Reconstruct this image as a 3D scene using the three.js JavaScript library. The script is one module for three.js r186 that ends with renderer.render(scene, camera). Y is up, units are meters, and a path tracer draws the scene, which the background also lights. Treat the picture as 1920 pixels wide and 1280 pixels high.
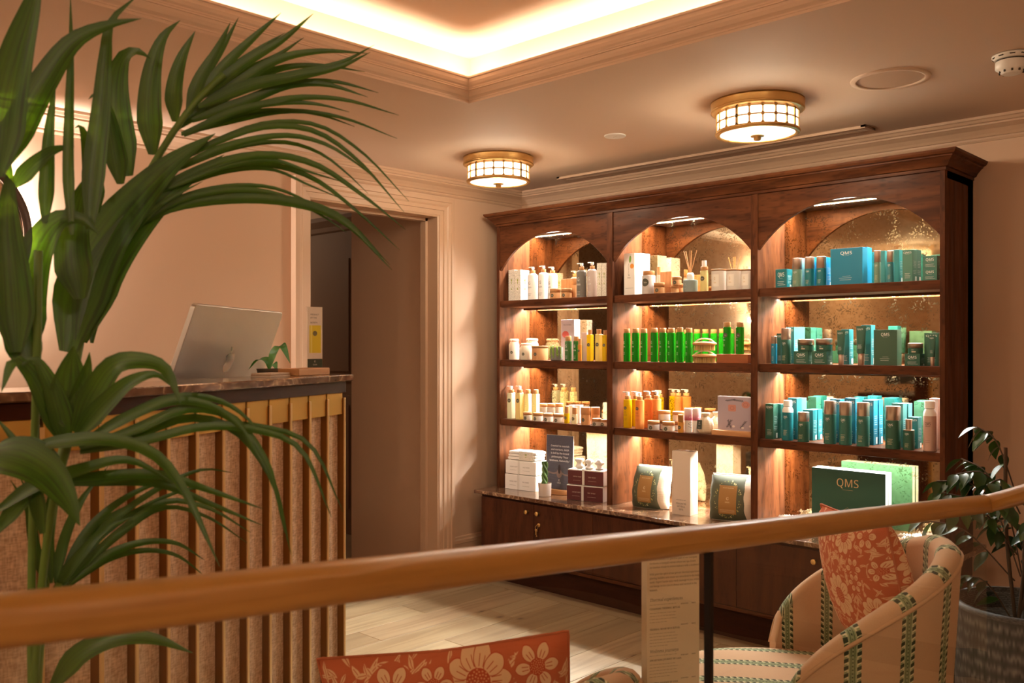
import * as THREE from 'three';
import { RoundedBoxGeometry } from 'three/addons/geometries/RoundedBoxGeometry.js';
import { mergeGeometries } from 'three/addons/utils/BufferGeometryUtils.js';
import { RectAreaLightUniformsLib } from 'three/addons/lights/RectAreaLightUniformsLib.js';

// ------------------------------------------------------------------ camera, exposure, lights
const scene = new THREE.Scene();
scene.background = new THREE.Color(0x000000);
const F = 1700, HORIZON = 649, EYE = new THREE.Vector3(3.88, 1.35, 4.12);
const YAW = Math.atan2(1768, 1700);
const FWD = new THREE.Vector3(-Math.cos(YAW), 0, -Math.sin(YAW)), RGT = new THREE.Vector3(Math.sin(YAW), 0, -Math.cos(YAW));
const camera = new THREE.PerspectiveCamera(2 * Math.atan(640 / F) * 180 / Math.PI, 1.5, 0.05, 60);
camera.position.copy(EYE);
camera.lookAt(EYE.clone().add(FWD));
camera.setViewOffset(1920, 1280, 0, -(HORIZON - 640), 1920, 1280);
camera.focus = 4.4;
camera.userData.fStop = 8;
scene.add(camera);
const renderer = new THREE.WebGLRenderer();
renderer.toneMapping = THREE.LinearToneMapping;
renderer.toneMappingExposure = 1.06;
renderer.shadowMap.enabled = true;
RectAreaLightUniformsLib.init();

const CEIL = 2.30;
const LIGHT = {
  cove: { color: [1, 0.87, 0.66], power: 36, glow: 4 },
  shelf: { color: [1, 0.99, 0.93], power: 760, glow: 3.5 },
  lamp: { color: [1, 0.84, 0.60], power: 2.2, glow: 1.7 },
  halo: { color: [1, 0.90, 0.80], power: 10, glow: 4 },
};
const lin = (a) => new THREE.Color().setRGB(a[0], a[1], a[2]);
function areaLight(x, y, z, w, h, kind, aim) {
  const c = LIGHT[kind], l = new THREE.RectAreaLight(lin(c.color), c.power, w, h);
  l.position.set(x, y, z);
  if (aim === 'up') l.rotation.x = Math.PI / 2; else if (aim === 'down') l.rotation.x = -Math.PI / 2;
  if (aim === 'upz') { l.rotation.set(Math.PI / 2, 0, Math.PI / 2); }
  l.name = kind + '_light';
  scene.add(l);
  return l;
}
// coffer rectangle (bottom edge of its moulding) and cove lights
const CO = { x0: 1.323, z0: 1.702, x1: 4.75, z1: 5.7 };
{
  const d = 0.012, y = CEIL + 0.043, lx = CO.x1 - CO.x0, lz = CO.z1 - CO.z0;
  areaLight((CO.x0 + CO.x1) / 2, y, CO.z0 - d, lx, 0.03, 'cove', 'up');
  areaLight((CO.x0 + CO.x1) / 2, y, CO.z1 + d, lx, 0.03, 'cove', 'up');
  areaLight(CO.x0 - d, y, (CO.z0 + CO.z1) / 2, 0.03, lz, 'cove', 'up');
  areaLight(CO.x1 + d, y, (CO.z0 + CO.z1) / 2, 0.03, lz, 'cove', 'up');
}

// ------------------------------------------------------------------ helpers
let seed = 12345;
const rnd = () => { seed = (seed * 1664525 + 1013904223) >>> 0; return seed / 4294967296; };
const rr = (a, b) => a + (b - a) * rnd();
const V = (x, y, z) => new THREE.Vector3(x, y, z);
const at = (u, v, Z) => EYE.clone().addScaledVector(FWD, Z).addScaledVector(RGT, (u - 960) / F * Z).add(V(0, (HORIZON - v) / F * Z, 0));
function rayX(u, z) {                       // world x where the sight line of column u meets the plane z
  const t = (u - 960) / F, dx = FWD.x + RGT.x * t, dz = FWD.z + RGT.z * t;
  return EYE.x + dx * (z - EYE.z) / dz;
}
const depthAt = (x, z) => (x - EYE.x) * FWD.x + (z - EYE.z) * FWD.z;
const taken = {};
function numbered(n) { taken[n] = (taken[n] ?? -1) + 1; return taken[n] ? n + '_' + String(taken[n]).padStart(3, '0') : n; }
const asList = (g) => (Array.isArray(g) ? g : [g]);
function merge(list) {
  const l = asList(list).map((g) => (g.index ? g.toNonIndexed() : g));
  if (l.length === 1) return l[0];
  for (const g of l) { for (const k of Object.keys(g.attributes)) if (!['position', 'normal', 'uv'].includes(k)) g.deleteAttribute(k); if (!g.attributes.uv) g.setAttribute('uv', new THREE.BufferAttribute(new Float32Array(g.attributes.position.count * 2), 2)); }
  return mergeGeometries(l);
}
function part(name, geos, mat, parent, label) {
  const m = new THREE.Mesh(merge(geos), mat);
  m.name = name; m.castShadow = m.receiveShadow = true;
  if (label) m.userData.label = label;
  parent.add(m);
  return m;
}
function thing(name, label, category, [x, y, z] = [0, 0, 0], turn = 0, group) {
  const o = new THREE.Group();
  o.name = numbered(name); o.position.set(x, y, z); o.rotation.y = turn;
  o.userData = { label, category };
  if (group) o.userData.group = group;
  scene.add(o);
  return o;
}
function solo(name, geos, mat, label, category, group) {
  const m = part(numbered(name), geos, mat, scene);
  m.userData = { label, category }; if (group) m.userData.group = group;
  return m;
}
function struct(name, geos, mat, label) {
  const m = part(numbered(name), geos, mat, scene);
  m.userData = { kind: 'structure' }; if (label) m.userData.label = label;
  return m;
}
function structGroup(name, label) { const o = new THREE.Group(); o.name = numbered(name); o.userData = { kind: 'structure', label }; scene.add(o); return o; }
function copy(o, [x, y, z], turn, label, group) {
  const c = o.clone(); c.name = numbered(o.name.replace(/_\d{3}$/, '')); scene.add(c);
  c.position.set(x, y, z); if (turn !== undefined) c.rotation.y = turn;
  c.userData = { ...o.userData }; if (label) c.userData.label = label; if (group) c.userData.group = group;
  return c;
}
const mv = (g, x = 0, y = 0, z = 0) => g.translate(x, y, z);
const box = (w, h, d, x = 0, y = 0, z = 0) => mv(new THREE.BoxGeometry(w, h, d), x, y, z);
const rbox = (w, h, d, r = 0.002, x = 0, y = 0, z = 0, seg = 1) => mv(new RoundedBoxGeometry(w, h, d, seg, Math.min(r, w / 2.01, h / 2.01, d / 2.01)), x, y, z);
const span = (x0, x1, y0, y1, z0, z1, r = 0) => (r ? rbox(x1 - x0, y1 - y0, z1 - z0, r, (x0 + x1) / 2, (y0 + y1) / 2, (z0 + z1) / 2) : box(x1 - x0, y1 - y0, z1 - z0, (x0 + x1) / 2, (y0 + y1) / 2, (z0 + z1) / 2));
const cyl = (r0, r1, h, y = 0, seg = 20, x = 0, z = 0) => mv(new THREE.CylinderGeometry(r1, r0, h, seg), x, y + h / 2, z);
const lathe = (pts, seg = 20) => new THREE.LatheGeometry(pts.map(([r, y]) => new THREE.Vector2(Math.max(r, 1e-5), y)), seg);
function tube(pts, r, seg = 24, rad = 8) { return new THREE.TubeGeometry(new THREE.CatmullRomCurve3(pts), seg, r, rad, false); }
function uvm(g, grain = 'y', s = 1, off = 0) {      // uv in metres, v along the grain
  g = g.index ? g.toNonIndexed() : g;
  const p = g.attributes.position, n = g.attributes.normal, uv = new Float32Array(p.count * 2);
  for (let i = 0; i < p.count; i++) {
    const P = [p.getX(i), p.getY(i), p.getZ(i)], N = [Math.abs(n.getX(i)), Math.abs(n.getY(i)), Math.abs(n.getZ(i))];
    const k = N[0] > N[1] && N[0] > N[2] ? 0 : N[1] > N[2] ? 1 : 2, gi = 'xyz'.indexOf(grain);
    let a, b;
    if (k !== gi) { b = gi; a = 3 - k - gi; } else { a = (k + 1) % 3; b = (k + 2) % 3; }
    uv[2 * i] = P[a] * s + off; uv[2 * i + 1] = P[b] * s + off * 0.7;
  }
  g.setAttribute('uv', new THREE.BufferAttribute(uv, 2));
  return g;
}
const uvAll = (list, grain, s, off) => merge(asList(list).map((g) => uvm(g, grain, s, off)));
function surf(rows, closedU = false) {              // grid of Vector3 -> smooth surface, uv = 0..1
  const nv = rows.length, nu = rows[0].length, pos = [], uv = [], idx = [];
  rows.forEach((r, j) => r.forEach((p, i) => { pos.push(p.x, p.y, p.z); uv.push(p.u ?? i / (nu - 1), p.v ?? j / (nv - 1)); }));
  for (let j = 0; j < nv - 1; j++) for (let i = 0; i < nu - 1; i++) { const a = j * nu + i, b = a + 1, c = a + nu, d = c + 1; idx.push(a, b, d, a, d, c); }
  const g = new THREE.BufferGeometry();
  g.setAttribute('position', new THREE.Float32BufferAttribute(pos, 3)); g.setAttribute('uv', new THREE.Float32BufferAttribute(uv, 2)); g.setIndex(idx);
  g.computeVertexNormals();
  return g;
}
// sweep a profile [(offset, rise)...] along a 2-D path with mitred corners; map(a, b, rise) -> Vector3
function sweep(path, profile, closed, map) {
  const n = path.length, nor = (p, q) => { const dx = q[0] - p[0], dy = q[1] - p[1], l = Math.hypot(dx, dy); return [-dy / l, dx / l]; };
  const rings = path.map((p, i) => {
    const a = i > 0 || closed ? nor(path[(i + n - 1) % n], p) : null, b = i < n - 1 || closed ? nor(p, path[(i + 1) % n]) : null;
    let m;
    if (a && b) { const s = 1 + a[0] * b[0] + a[1] * b[1]; m = [(a[0] + b[0]) / s, (a[1] + b[1]) / s]; } else m = a ?? b;
    return profile.map(([o, h]) => map(p[0] + m[0] * o, p[1] + m[1] * o, h));
  });
  const pos = [], put = (...v) => v.forEach((q) => pos.push(q.x, q.y, q.z)), last = closed ? n : n - 1;
  for (let i = 0; i < last; i++) {
    const A = rings[i], B = rings[(i + 1) % n];
    for (let k = 0; k < profile.length - 1; k++) put(A[k], B[k], B[k + 1], A[k], B[k + 1], A[k + 1]);
  }
  const g = new THREE.BufferGeometry();
  g.setAttribute('position', new THREE.Float32BufferAttribute(pos, 3));
  g.computeVertexNormals();
  return uvm(g);
}
function extr(shape, depth, bevel = 0) {
  return new THREE.ExtrudeGeometry(shape, { depth, bevelEnabled: bevel > 0, bevelSize: bevel, bevelThickness: bevel, bevelSegments: 1, curveSegments: 24 });
}
// ------------------------------------------------------------------ textures
function lattice(n, s) { let k = s; const r = () => { k = (k * 1664525 + 1013904223) >>> 0; return k / 4294967296; }; return Float32Array.from({ length: n * n }, r); }
const LAT = [lattice(64, 7), lattice(64, 99), lattice(64, 4242)];
function noise(x, y, px, py, l = 0) {               // tileable value noise, period px, py cells (<= 64)
  const xi = Math.floor(x), yi = Math.floor(y), fx = x - xi, fy = y - yi, sx = fx * fx * (3 - 2 * fx), sy = fy * fy * (3 - 2 * fy);
  const g = (a, b) => LAT[l][(((a % px) + px) % px) + (((b % py) + py) % py) * 64];
  return (g(xi, yi) * (1 - sx) + g(xi + 1, yi) * sx) * (1 - sy) + (g(xi, yi + 1) * (1 - sx) + g(xi + 1, yi + 1) * sx) * sy;
}
function dataTex(w, h, fn, srgb = true) {
  const d = new Uint8Array(w * h * 4);
  for (let j = 0; j < h; j++) for (let i = 0; i < w; i++) { const c = fn(i / w, j / h, i, j); for (let k = 0; k < 3; k++) d[(j * w + i) * 4 + k] = Math.max(0, Math.min(255, c[k])); d[(j * w + i) * 4 + 3] = 255; }
  const t = new THREE.DataTexture(d, w, h); t.wrapS = t.wrapT = THREE.RepeatWrapping; t.magFilter = THREE.LinearFilter; t.minFilter = THREE.LinearMipmapLinearFilter; t.generateMipmaps = true;
  if (srgb) t.colorSpace = THREE.SRGBColorSpace; t.needsUpdate = true;
  return t;
}
const mixc = (a, b, t) => a.map((v, i) => v + (b[i] - v) * t);
function canvasTex(w, h, draw, repeat) {
  const c = document.createElement('canvas'); c.width = w; c.height = h;
  draw(c.getContext('2d'), w, h);
  const t = new THREE.CanvasTexture(c); t.colorSpace = THREE.SRGBColorSpace; t.magFilter = THREE.LinearFilter; t.anisotropy = 4;
  if (repeat) t.wrapS = t.wrapT = THREE.RepeatWrapping;
  return t;
}
function grain(base, dark, light, cover = 0.45) {    // wood, grain along v; the picture covers `cover` metres
  const t = dataTex(512, 512, (u, v) => {
    const warp = noise(u * 5, v * 3, 5, 3, 1) * 0.10, a = noise((u + warp) * 16, v * 2, 16, 2), b = noise((u + warp * 0.3) * 64, v * 7, 64, 7, 1), c = noise(u * 64 + 9, v * 14, 64, 14, 2), e = noise(u * 4, v * 2, 4, 2, 2);
    const pore = Math.max(0, c - 0.62) * 2.6 * (0.4 + 0.6 * b);
    let k = mixc(base, dark, Math.min(1, 0.45 * Math.pow(a, 1.4) + 0.75 * pore));
    return mixc(k, light, 0.55 * e * (1 - a) + 0.22 * b);
  });
  t.repeat.set(1 / cover, 1 / cover);
  return t;
}
const texOak = grain([88, 48, 26], [40, 18, 8], [126, 77, 46]);
const texOakRough = dataTex(256, 256, (u, v) => { const b = noise(u * 60, v * 8, 60, 8, 1); const k = 110 + 60 * b; return [k, k, k]; }, false);
const texDoor = grain([76, 40, 21], [46, 21, 11], [94, 54, 30]);
const texRail = grain([164, 116, 54], [138, 92, 38], [180, 134, 70], 1);
const texLight = grain([205, 150, 98], [178, 118, 70], [222, 172, 120], 1);
const texPlank = [0, 1, 2, 3].map((i) => {
  const base = [[178, 150, 116], [190, 164, 130], [166, 138, 106], [184, 154, 122]][i];
  return dataTex(256, 1024, (u, v) => {
    const w = noise(u * 4 + i, v * 4, 4, 4, 1) * 0.25, a = noise((u + w) * 14, v * 4, 14, 4, i % 3), b = noise(u * 48, v * 10, 48, 10, 2), e = noise(u * 3, v * 5, 3, 5, 1);
    let k = mixc(base, [120, 94, 70], 0.38 * Math.pow(a, 2) + 0.14 * b); k = mixc(k, [206, 184, 152], 0.3 * e);
    const kx = u - 0.3 - 0.1 * i, ky = (v - 0.37 - 0.13 * i) * 5, kn = Math.exp(-(kx * kx + ky * ky) * 260);
    return mixc(k, [92, 70, 52], kn * 0.8);
  });
});
const texMarble = dataTex(512, 512, (u, v) => {
  const w1 = noise(u * 6, v * 6, 6, 6, 1), w2 = noise(u * 12, v * 12, 12, 12, 2), a = noise(u * 8 + w1 * 3, v * 8 + w2 * 3, 8, 8), b = noise(u * 24 + w1 * 5, v * 24, 24, 24, 1), c = noise(u * 60, v * 60, 60, 60, 2);
  const vein = Math.pow(1 - Math.abs(a * 2 - 1), 9), vein2 = Math.pow(1 - Math.abs(b * 2 - 1), 8);
  let k = mixc([84, 54, 38], [128, 92, 68], w2); k = mixc(k, [214, 176, 136], vein * 0.8 + vein2 * 0.45); return mixc(k, [48, 28, 18], 0.3 * c);
});
const texWeave = dataTex(256, 256, (u, v) => {
  const h = noise(u * 16, v * 64, 16, 64, 1), g = noise(u * 64, v * 12, 64, 12, 2), m = noise(u * 20, v * 20, 20, 20), k = 0.5 * h + 0.5 * g;
  return mixc([240, 214, 188], [172, 140, 112], Math.pow(k, 1.3) + 0.12 * (m - 0.5));
});
const texPaint = dataTex(256, 256, (u, v) => { const k = 128 + 30 * (noise(u * 60, v * 60, 60, 60) - 0.5) + 40 * (noise(u * 64, v * 9, 64, 9, 1) - 0.5); return [k, k, k]; }, false);
const texMirror = dataTex(512, 512, (u, v) => {
  const a = noise(u * 7, v * 7, 7, 7), b = noise(u * 64, v * 64, 64, 64, 1), c = noise(u * 24, v * 24, 24, 24, 2), spot = Math.max(0, b * (0.45 + 0.75 * a) - 0.58) * 3.2;
  return mixc(mixc([198, 180, 148], [182, 162, 128], c), [110, 96, 66], Math.min(0.6, spot));
});
const texMirrorRough = dataTex(512, 512, (u, v) => { const a = noise(u * 7, v * 7, 7, 7), b = noise(u * 64, v * 64, 64, 64, 1), k = 9 + 34 * Math.min(1, Math.max(0, b * (0.45 + 0.75 * a) - 0.58) * 3.2); return [k, k, k]; }, false);
const texPotWeave = dataTex(256, 256, (u, v) => { const a = Math.sin(v * 2 * Math.PI * 24) * 0.5 + 0.5, b = noise(u * 40, v * 48, 40, 48); const k = 54 + 60 * a * b + 20 * b; return [k, k * 0.98, k * 0.94]; });
const texStripe = canvasTex(256, 256, (c) => {
  c.fillStyle = '#cba583'; c.fillRect(0, 0, 256, 256);
  for (let i = 0; i < 2600; i++) { c.fillStyle = rnd() > 0.5 ? 'rgba(160,120,88,.18)' : 'rgba(235,205,175,.18)'; c.fillRect(rnd() * 256, rnd() * 256, 1 + rnd() * 3, 1); }
  c.fillStyle = '#8f9a74'; c.fillRect(92, 0, 72, 256);
  c.fillStyle = '#c8c49e'; c.fillRect(104, 0, 8, 256); c.fillRect(144, 0, 8, 256);
  c.fillStyle = '#5f6e4c'; c.fillRect(118, 0, 4, 256); c.fillRect(134, 0, 4, 256);
  for (let k = 0; k < 8; k++) {
    const y = k * 32;
    c.fillStyle = '#2f3a26';
    for (const x of [90, 146]) { c.beginPath(); c.moveTo(x, y + 2); c.lineTo(x + 20, y + 11); c.lineTo(x + 20, y + 27); c.lineTo(x, y + 18); c.fill(); }
    c.fillStyle = '#e6d9b4';
    for (const x of [92, 148]) { c.beginPath(); c.moveTo(x, y + 20); c.lineTo(x + 14, y + 27); c.lineTo(x + 14, y + 32); c.lineTo(x, y + 26); c.fill(); }
    c.fillStyle = '#3c4830'; c.fillRect(125, y + 4, 6, 6); c.fillRect(125, y + 20, 6, 6);
  }
}, true);
const texFloral = canvasTex(1024, 1024, (c) => {
  c.fillStyle = '#c2623c'; c.fillRect(0, 0, 1024, 1024);
  const cream = '#e6bd94';
  const leaf = (x, y, a, l, w) => { c.save(); c.translate(x, y); c.rotate(a); c.fillStyle = cream; c.beginPath(); c.moveTo(0, 0); c.quadraticCurveTo(l * 0.4, -w, l, 0); c.quadraticCurveTo(l * 0.4, w, 0, 0); c.fill(); c.strokeStyle = '#c2623c'; c.lineWidth = 3; c.beginPath(); c.moveTo(4, 0); c.lineTo(l * 0.8, 0); c.stroke(); c.restore(); };
  const flower = (x, y, r, n) => {
    for (let k = 0; k < n; k++) { const a = k / n * Math.PI * 2; c.save(); c.translate(x, y); c.rotate(a); c.fillStyle = cream; c.strokeStyle = '#b84a28'; c.lineWidth = 3; c.beginPath(); c.moveTo(r * 0.25, 0); c.bezierCurveTo(r * 0.4, -r * 0.34, r * 0.9, -r * 0.36, r, 0); c.bezierCurveTo(r * 0.9, r * 0.36, r * 0.4, r * 0.34, r * 0.25, 0); c.fill(); c.stroke(); c.beginPath(); c.moveTo(r * 0.4, -r * 0.06); c.lineTo(r * 0.7, -r * 0.08); c.moveTo(r * 0.4, r * 0.06); c.lineTo(r * 0.7, r * 0.08); c.stroke(); c.restore(); }
    c.fillStyle = '#b94826'; c.beginPath(); c.arc(x, y, r * 0.36, 0, 7); c.fill();
    c.fillStyle = '#dc9a6c'; for (let k = 0; k < 40; k++) { const a = k * 2.4, q = r * 0.33 * Math.sqrt(k / 40); c.beginPath(); c.arc(x + q * Math.cos(a), y + q * Math.sin(a), r * 0.028, 0, 7); c.fill(); }
  };
  const spots = [[300, 120, 100], [650, 112, 135], [890, 96, 90], [120, 330, 120], [760, 330, 80], [520, 560, 165], [900, 640, 130], [160, 760, 120], [640, 930, 120], [360, 900, 80], [980, 330, 80], [470, 110, 80], [60, 480, 80], [760, 430, 70]];
  for (let k = 0; k < 620; k++) leaf(rnd() * 1024, rnd() * 1024, rnd() * 6.3, 40 + rnd() * 50, 12 + rnd() * 12);
  for (const [x, y, r] of spots) { c.fillStyle = '#c2623c'; c.beginPath(); c.arc(x, y, r * 1.04, 0, 7); c.fill(); flower(x, y, r, r > 100 ? 10 : 6); }
});
// ------------------------------------------------------------------ materials
const mat = (o) => new THREE.MeshStandardMaterial(o), phys = (o) => new THREE.MeshPhysicalMaterial({ ...o });
const cache = {};
const plain = (hex, roughness = 0.55, metalness = 0) => (cache[hex + roughness + '/' + metalness] ??= mat({ color: hex, roughness, metalness }));
const sheer = (hex, t = 0.5, roughness = 0.2) => (cache['s' + hex + t + '/' + roughness] ??= phys({ color: hex, roughness, transmission: t, ior: 1.4 }));
const wallPaint = mat({ color: 0xc9a78d, roughness: 0.75, bumpMap: texPaint, bumpScale: 0.0004 });
const ceilPaint = mat({ color: 0xd5b8a0, roughness: 0.8, bumpMap: texPaint, bumpScale: 0.0002 });
const trimPaint = mat({ color: 0xc2a085, roughness: 0.5 });
const oak = phys({ map: texOak, roughness: 0.8, roughnessMap: texOakRough, bumpMap: texOak, bumpScale: 0.0006, specularIntensity: 0.22 });
const oakDoor = phys({ map: texDoor, roughness: 0.5, specularIntensity: 0.3 });
const oakPlinth = phys({ map: texDoor, roughness: 0.6, color: 0xd0c0b8, specularIntensity: 0.3 });
const marble = phys({ map: texMarble, roughness: 0.16, clearcoat: 0.5, clearcoatRoughness: 0.06 });
const mirror = mat({ map: texMirror, roughnessMap: texMirrorRough, roughness: 1, metalness: 1 });
const brass = mat({ color: 0xdcb370, roughness: 0.34, metalness: 0.9 });
const brassPlate = mat({ color: 0xd6ab5c, roughness: 0.45, metalness: 0.75, bumpMap: texPaint, bumpScale: 0.0003 });
const weave = mat({ map: texWeave, roughness: 0.9, bumpMap: texWeave, bumpScale: 0.0012 });
const darkTimber = phys({ map: texDoor, color: 0xc8a890, roughness: 0.6, specularIntensity: 0.3 });
const brassEdgeHighlight = mat({ color: 0xe6c48c, roughness: 0.38, metalness: 0.55 });  // paler, less metallic brass: the reflected highlight is put into the colour
const bronze = mat({ color: 0x8a5f2c, roughness: 0.42, metalness: 0.7 });
const bamboo = mat({ map: texLight, roughness: 0.55 });
const lightWood = mat({ map: texLight, roughness: 0.6 });
const whitePlastic = plain('#efeae2', 0.4), silver = plain('#c9b3a2', 0.32, 0.85);
const glass = phys({ color: 0xffffff, roughness: 0.03, transmission: 1, thickness: 0, ior: 1.45 });
const paneGlass = phys({ color: 0xf2f6f2, roughness: 0.0, transmission: 1, thickness: 0, ior: 1.5 });
const ledMat = mat({ color: 0xffffff, emissive: lin(LIGHT.shelf.color), emissiveIntensity: LIGHT.shelf.glow });
const coveMat = mat({ color: 0xffffff, emissive: lin(LIGHT.cove.color), emissiveIntensity: LIGHT.cove.glow });
const lampGlass = mat({ color: 0xffffff, roughness: 0.3, emissive: lin([1, 0.9, 0.76]), emissiveIntensity: LIGHT.lamp.glow });
const fabricStripe = mat({ map: texStripe, roughness: 0.95 });
const fabricFloral = mat({ map: texFloral, roughness: 0.92 });

// ------------------------------------------------------------------ room shell
const ROOM = { x1: 6.2, z1: 7.2, T: 0.12 };
{
  const g = structGroup('floor', 'pale oak plank floor');
  part('subfloor', span(-3.2, ROOM.x1, -0.12, -0.014, -0.1, ROOM.z1), plain('#3a2c20', 0.9), g);
  const pm = texPlank.map((t) => mat({ map: t, roughness: 0.42 }));
  const pw = 0.19, geos = {};
  const plank = (w, l, k) => (geos[w.toFixed(3) + l.toFixed(2) + k] ??= (() => { const b = rbox(w - 0.0026, 0.014, l - 0.0026, 0.0014), p = b.attributes.position, uv = b.attributes.uv; for (let i = 0; i < p.count; i++) uv.setXY(i, p.getX(i) / 0.2 + 0.5 + k * 0.31, p.getZ(i) / 1.5 + 0.5 + k * 0.17); return b; })());
  let n = 0;
  for (let c = 0; c * pw < ROOM.x1; c++) {
    let z = 0.495 - [0, 0.62, 1.04, 0.31][c % 4] * 0.6;
    z = 0.495; let first = true;
    while (z < ROOM.z1) {
      let l = first ? [1.45, 0.62, 1.04, 0.36, 0.83][c % 5] : 1.5; first = false;
      l = Math.min(l, ROOM.z1 - z); if (l < 0.02) break;
      const w = Math.min(pw, ROOM.x1 - c * pw), m = part('plank', plank(w, +l.toFixed(2), n % 3), pm[(n * 7 + c * 3) % 4], g);
      m.position.set(c * pw + w / 2, -0.007, z + l / 2); z += l; n++;
    }
  }
  const bm = pm[2];
  for (let k = 0; k < 5; k++) { const b = span(k * 1.24, k * 1.24 + 1.238, -0.014, 0, 0.375, 0.494); const m = part('border_plank', uvm(b, 'x', 1.2, k * 0.3), bm, g); void m; }
  part('corridor_boards', uvm(span(-3.2, 0, -0.014, 0, 0, 3), 'x', 1), pm[2], g);
}
struct('wall_back', span(-0.12, ROOM.x1 + 0.12, -0.12, 2.75, -0.12, 0), wallPaint);
struct('wall_right', span(ROOM.x1, ROOM.x1 + 0.12, -0.12, 2.75, 0, ROOM.z1), wallPaint);
struct('wall_rear', span(-0.12, ROOM.x1 + 0.12, -0.12, 2.75, ROOM.z1, ROOM.z1 + 0.12), wallPaint);
const DOOR = { z0: 0.70, z1: 1.555, top: 2.09 };
struct('wall_left', [span(-ROOM.T, 0, 0, 2.75, 0, DOOR.z0), span(-ROOM.T, 0, 0, 2.75, DOOR.z1, ROOM.z1), span(-ROOM.T, 0, DOOR.top, 2.75, DOOR.z0, DOOR.z1)], wallPaint);
const CW = 0.06;   // recess wall setback
struct('ceiling', [span(0, CO.x0, CEIL, CEIL + 0.03, 0, ROOM.z1), span(CO.x1, ROOM.x1, CEIL, CEIL + 0.03, 0, ROOM.z1), span(CO.x0, CO.x1, CEIL, CEIL + 0.03, 0, CO.z0), span(CO.x0, CO.x1, CEIL, CEIL + 0.03, CO.z1, ROOM.z1),
  span(CO.x0 - CW - 0.04, CO.x1 + CW + 0.04, 2.49, 2.53, CO.z0 - CW - 0.04, CO.z1 + CW + 0.04),
  span(CO.x0 - CW - 0.03, CO.x0 - CW, CEIL + 0.01, 2.5, CO.z0 - CW, CO.z1 + CW), span(CO.x1 + CW, CO.x1 + CW + 0.03, CEIL + 0.01, 2.5, CO.z0 - CW, CO.z1 + CW),
  span(CO.x0 - CW, CO.x1 + CW, CEIL + 0.01, 2.5, CO.z0 - CW - 0.03, CO.z0 - CW), span(CO.x0 - CW, CO.x1 + CW, CEIL + 0.01, 2.5, CO.z1 + CW, CO.z1 + CW + 0.03)], ceilPaint, 'beige ceiling with a raised coffer');
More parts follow.
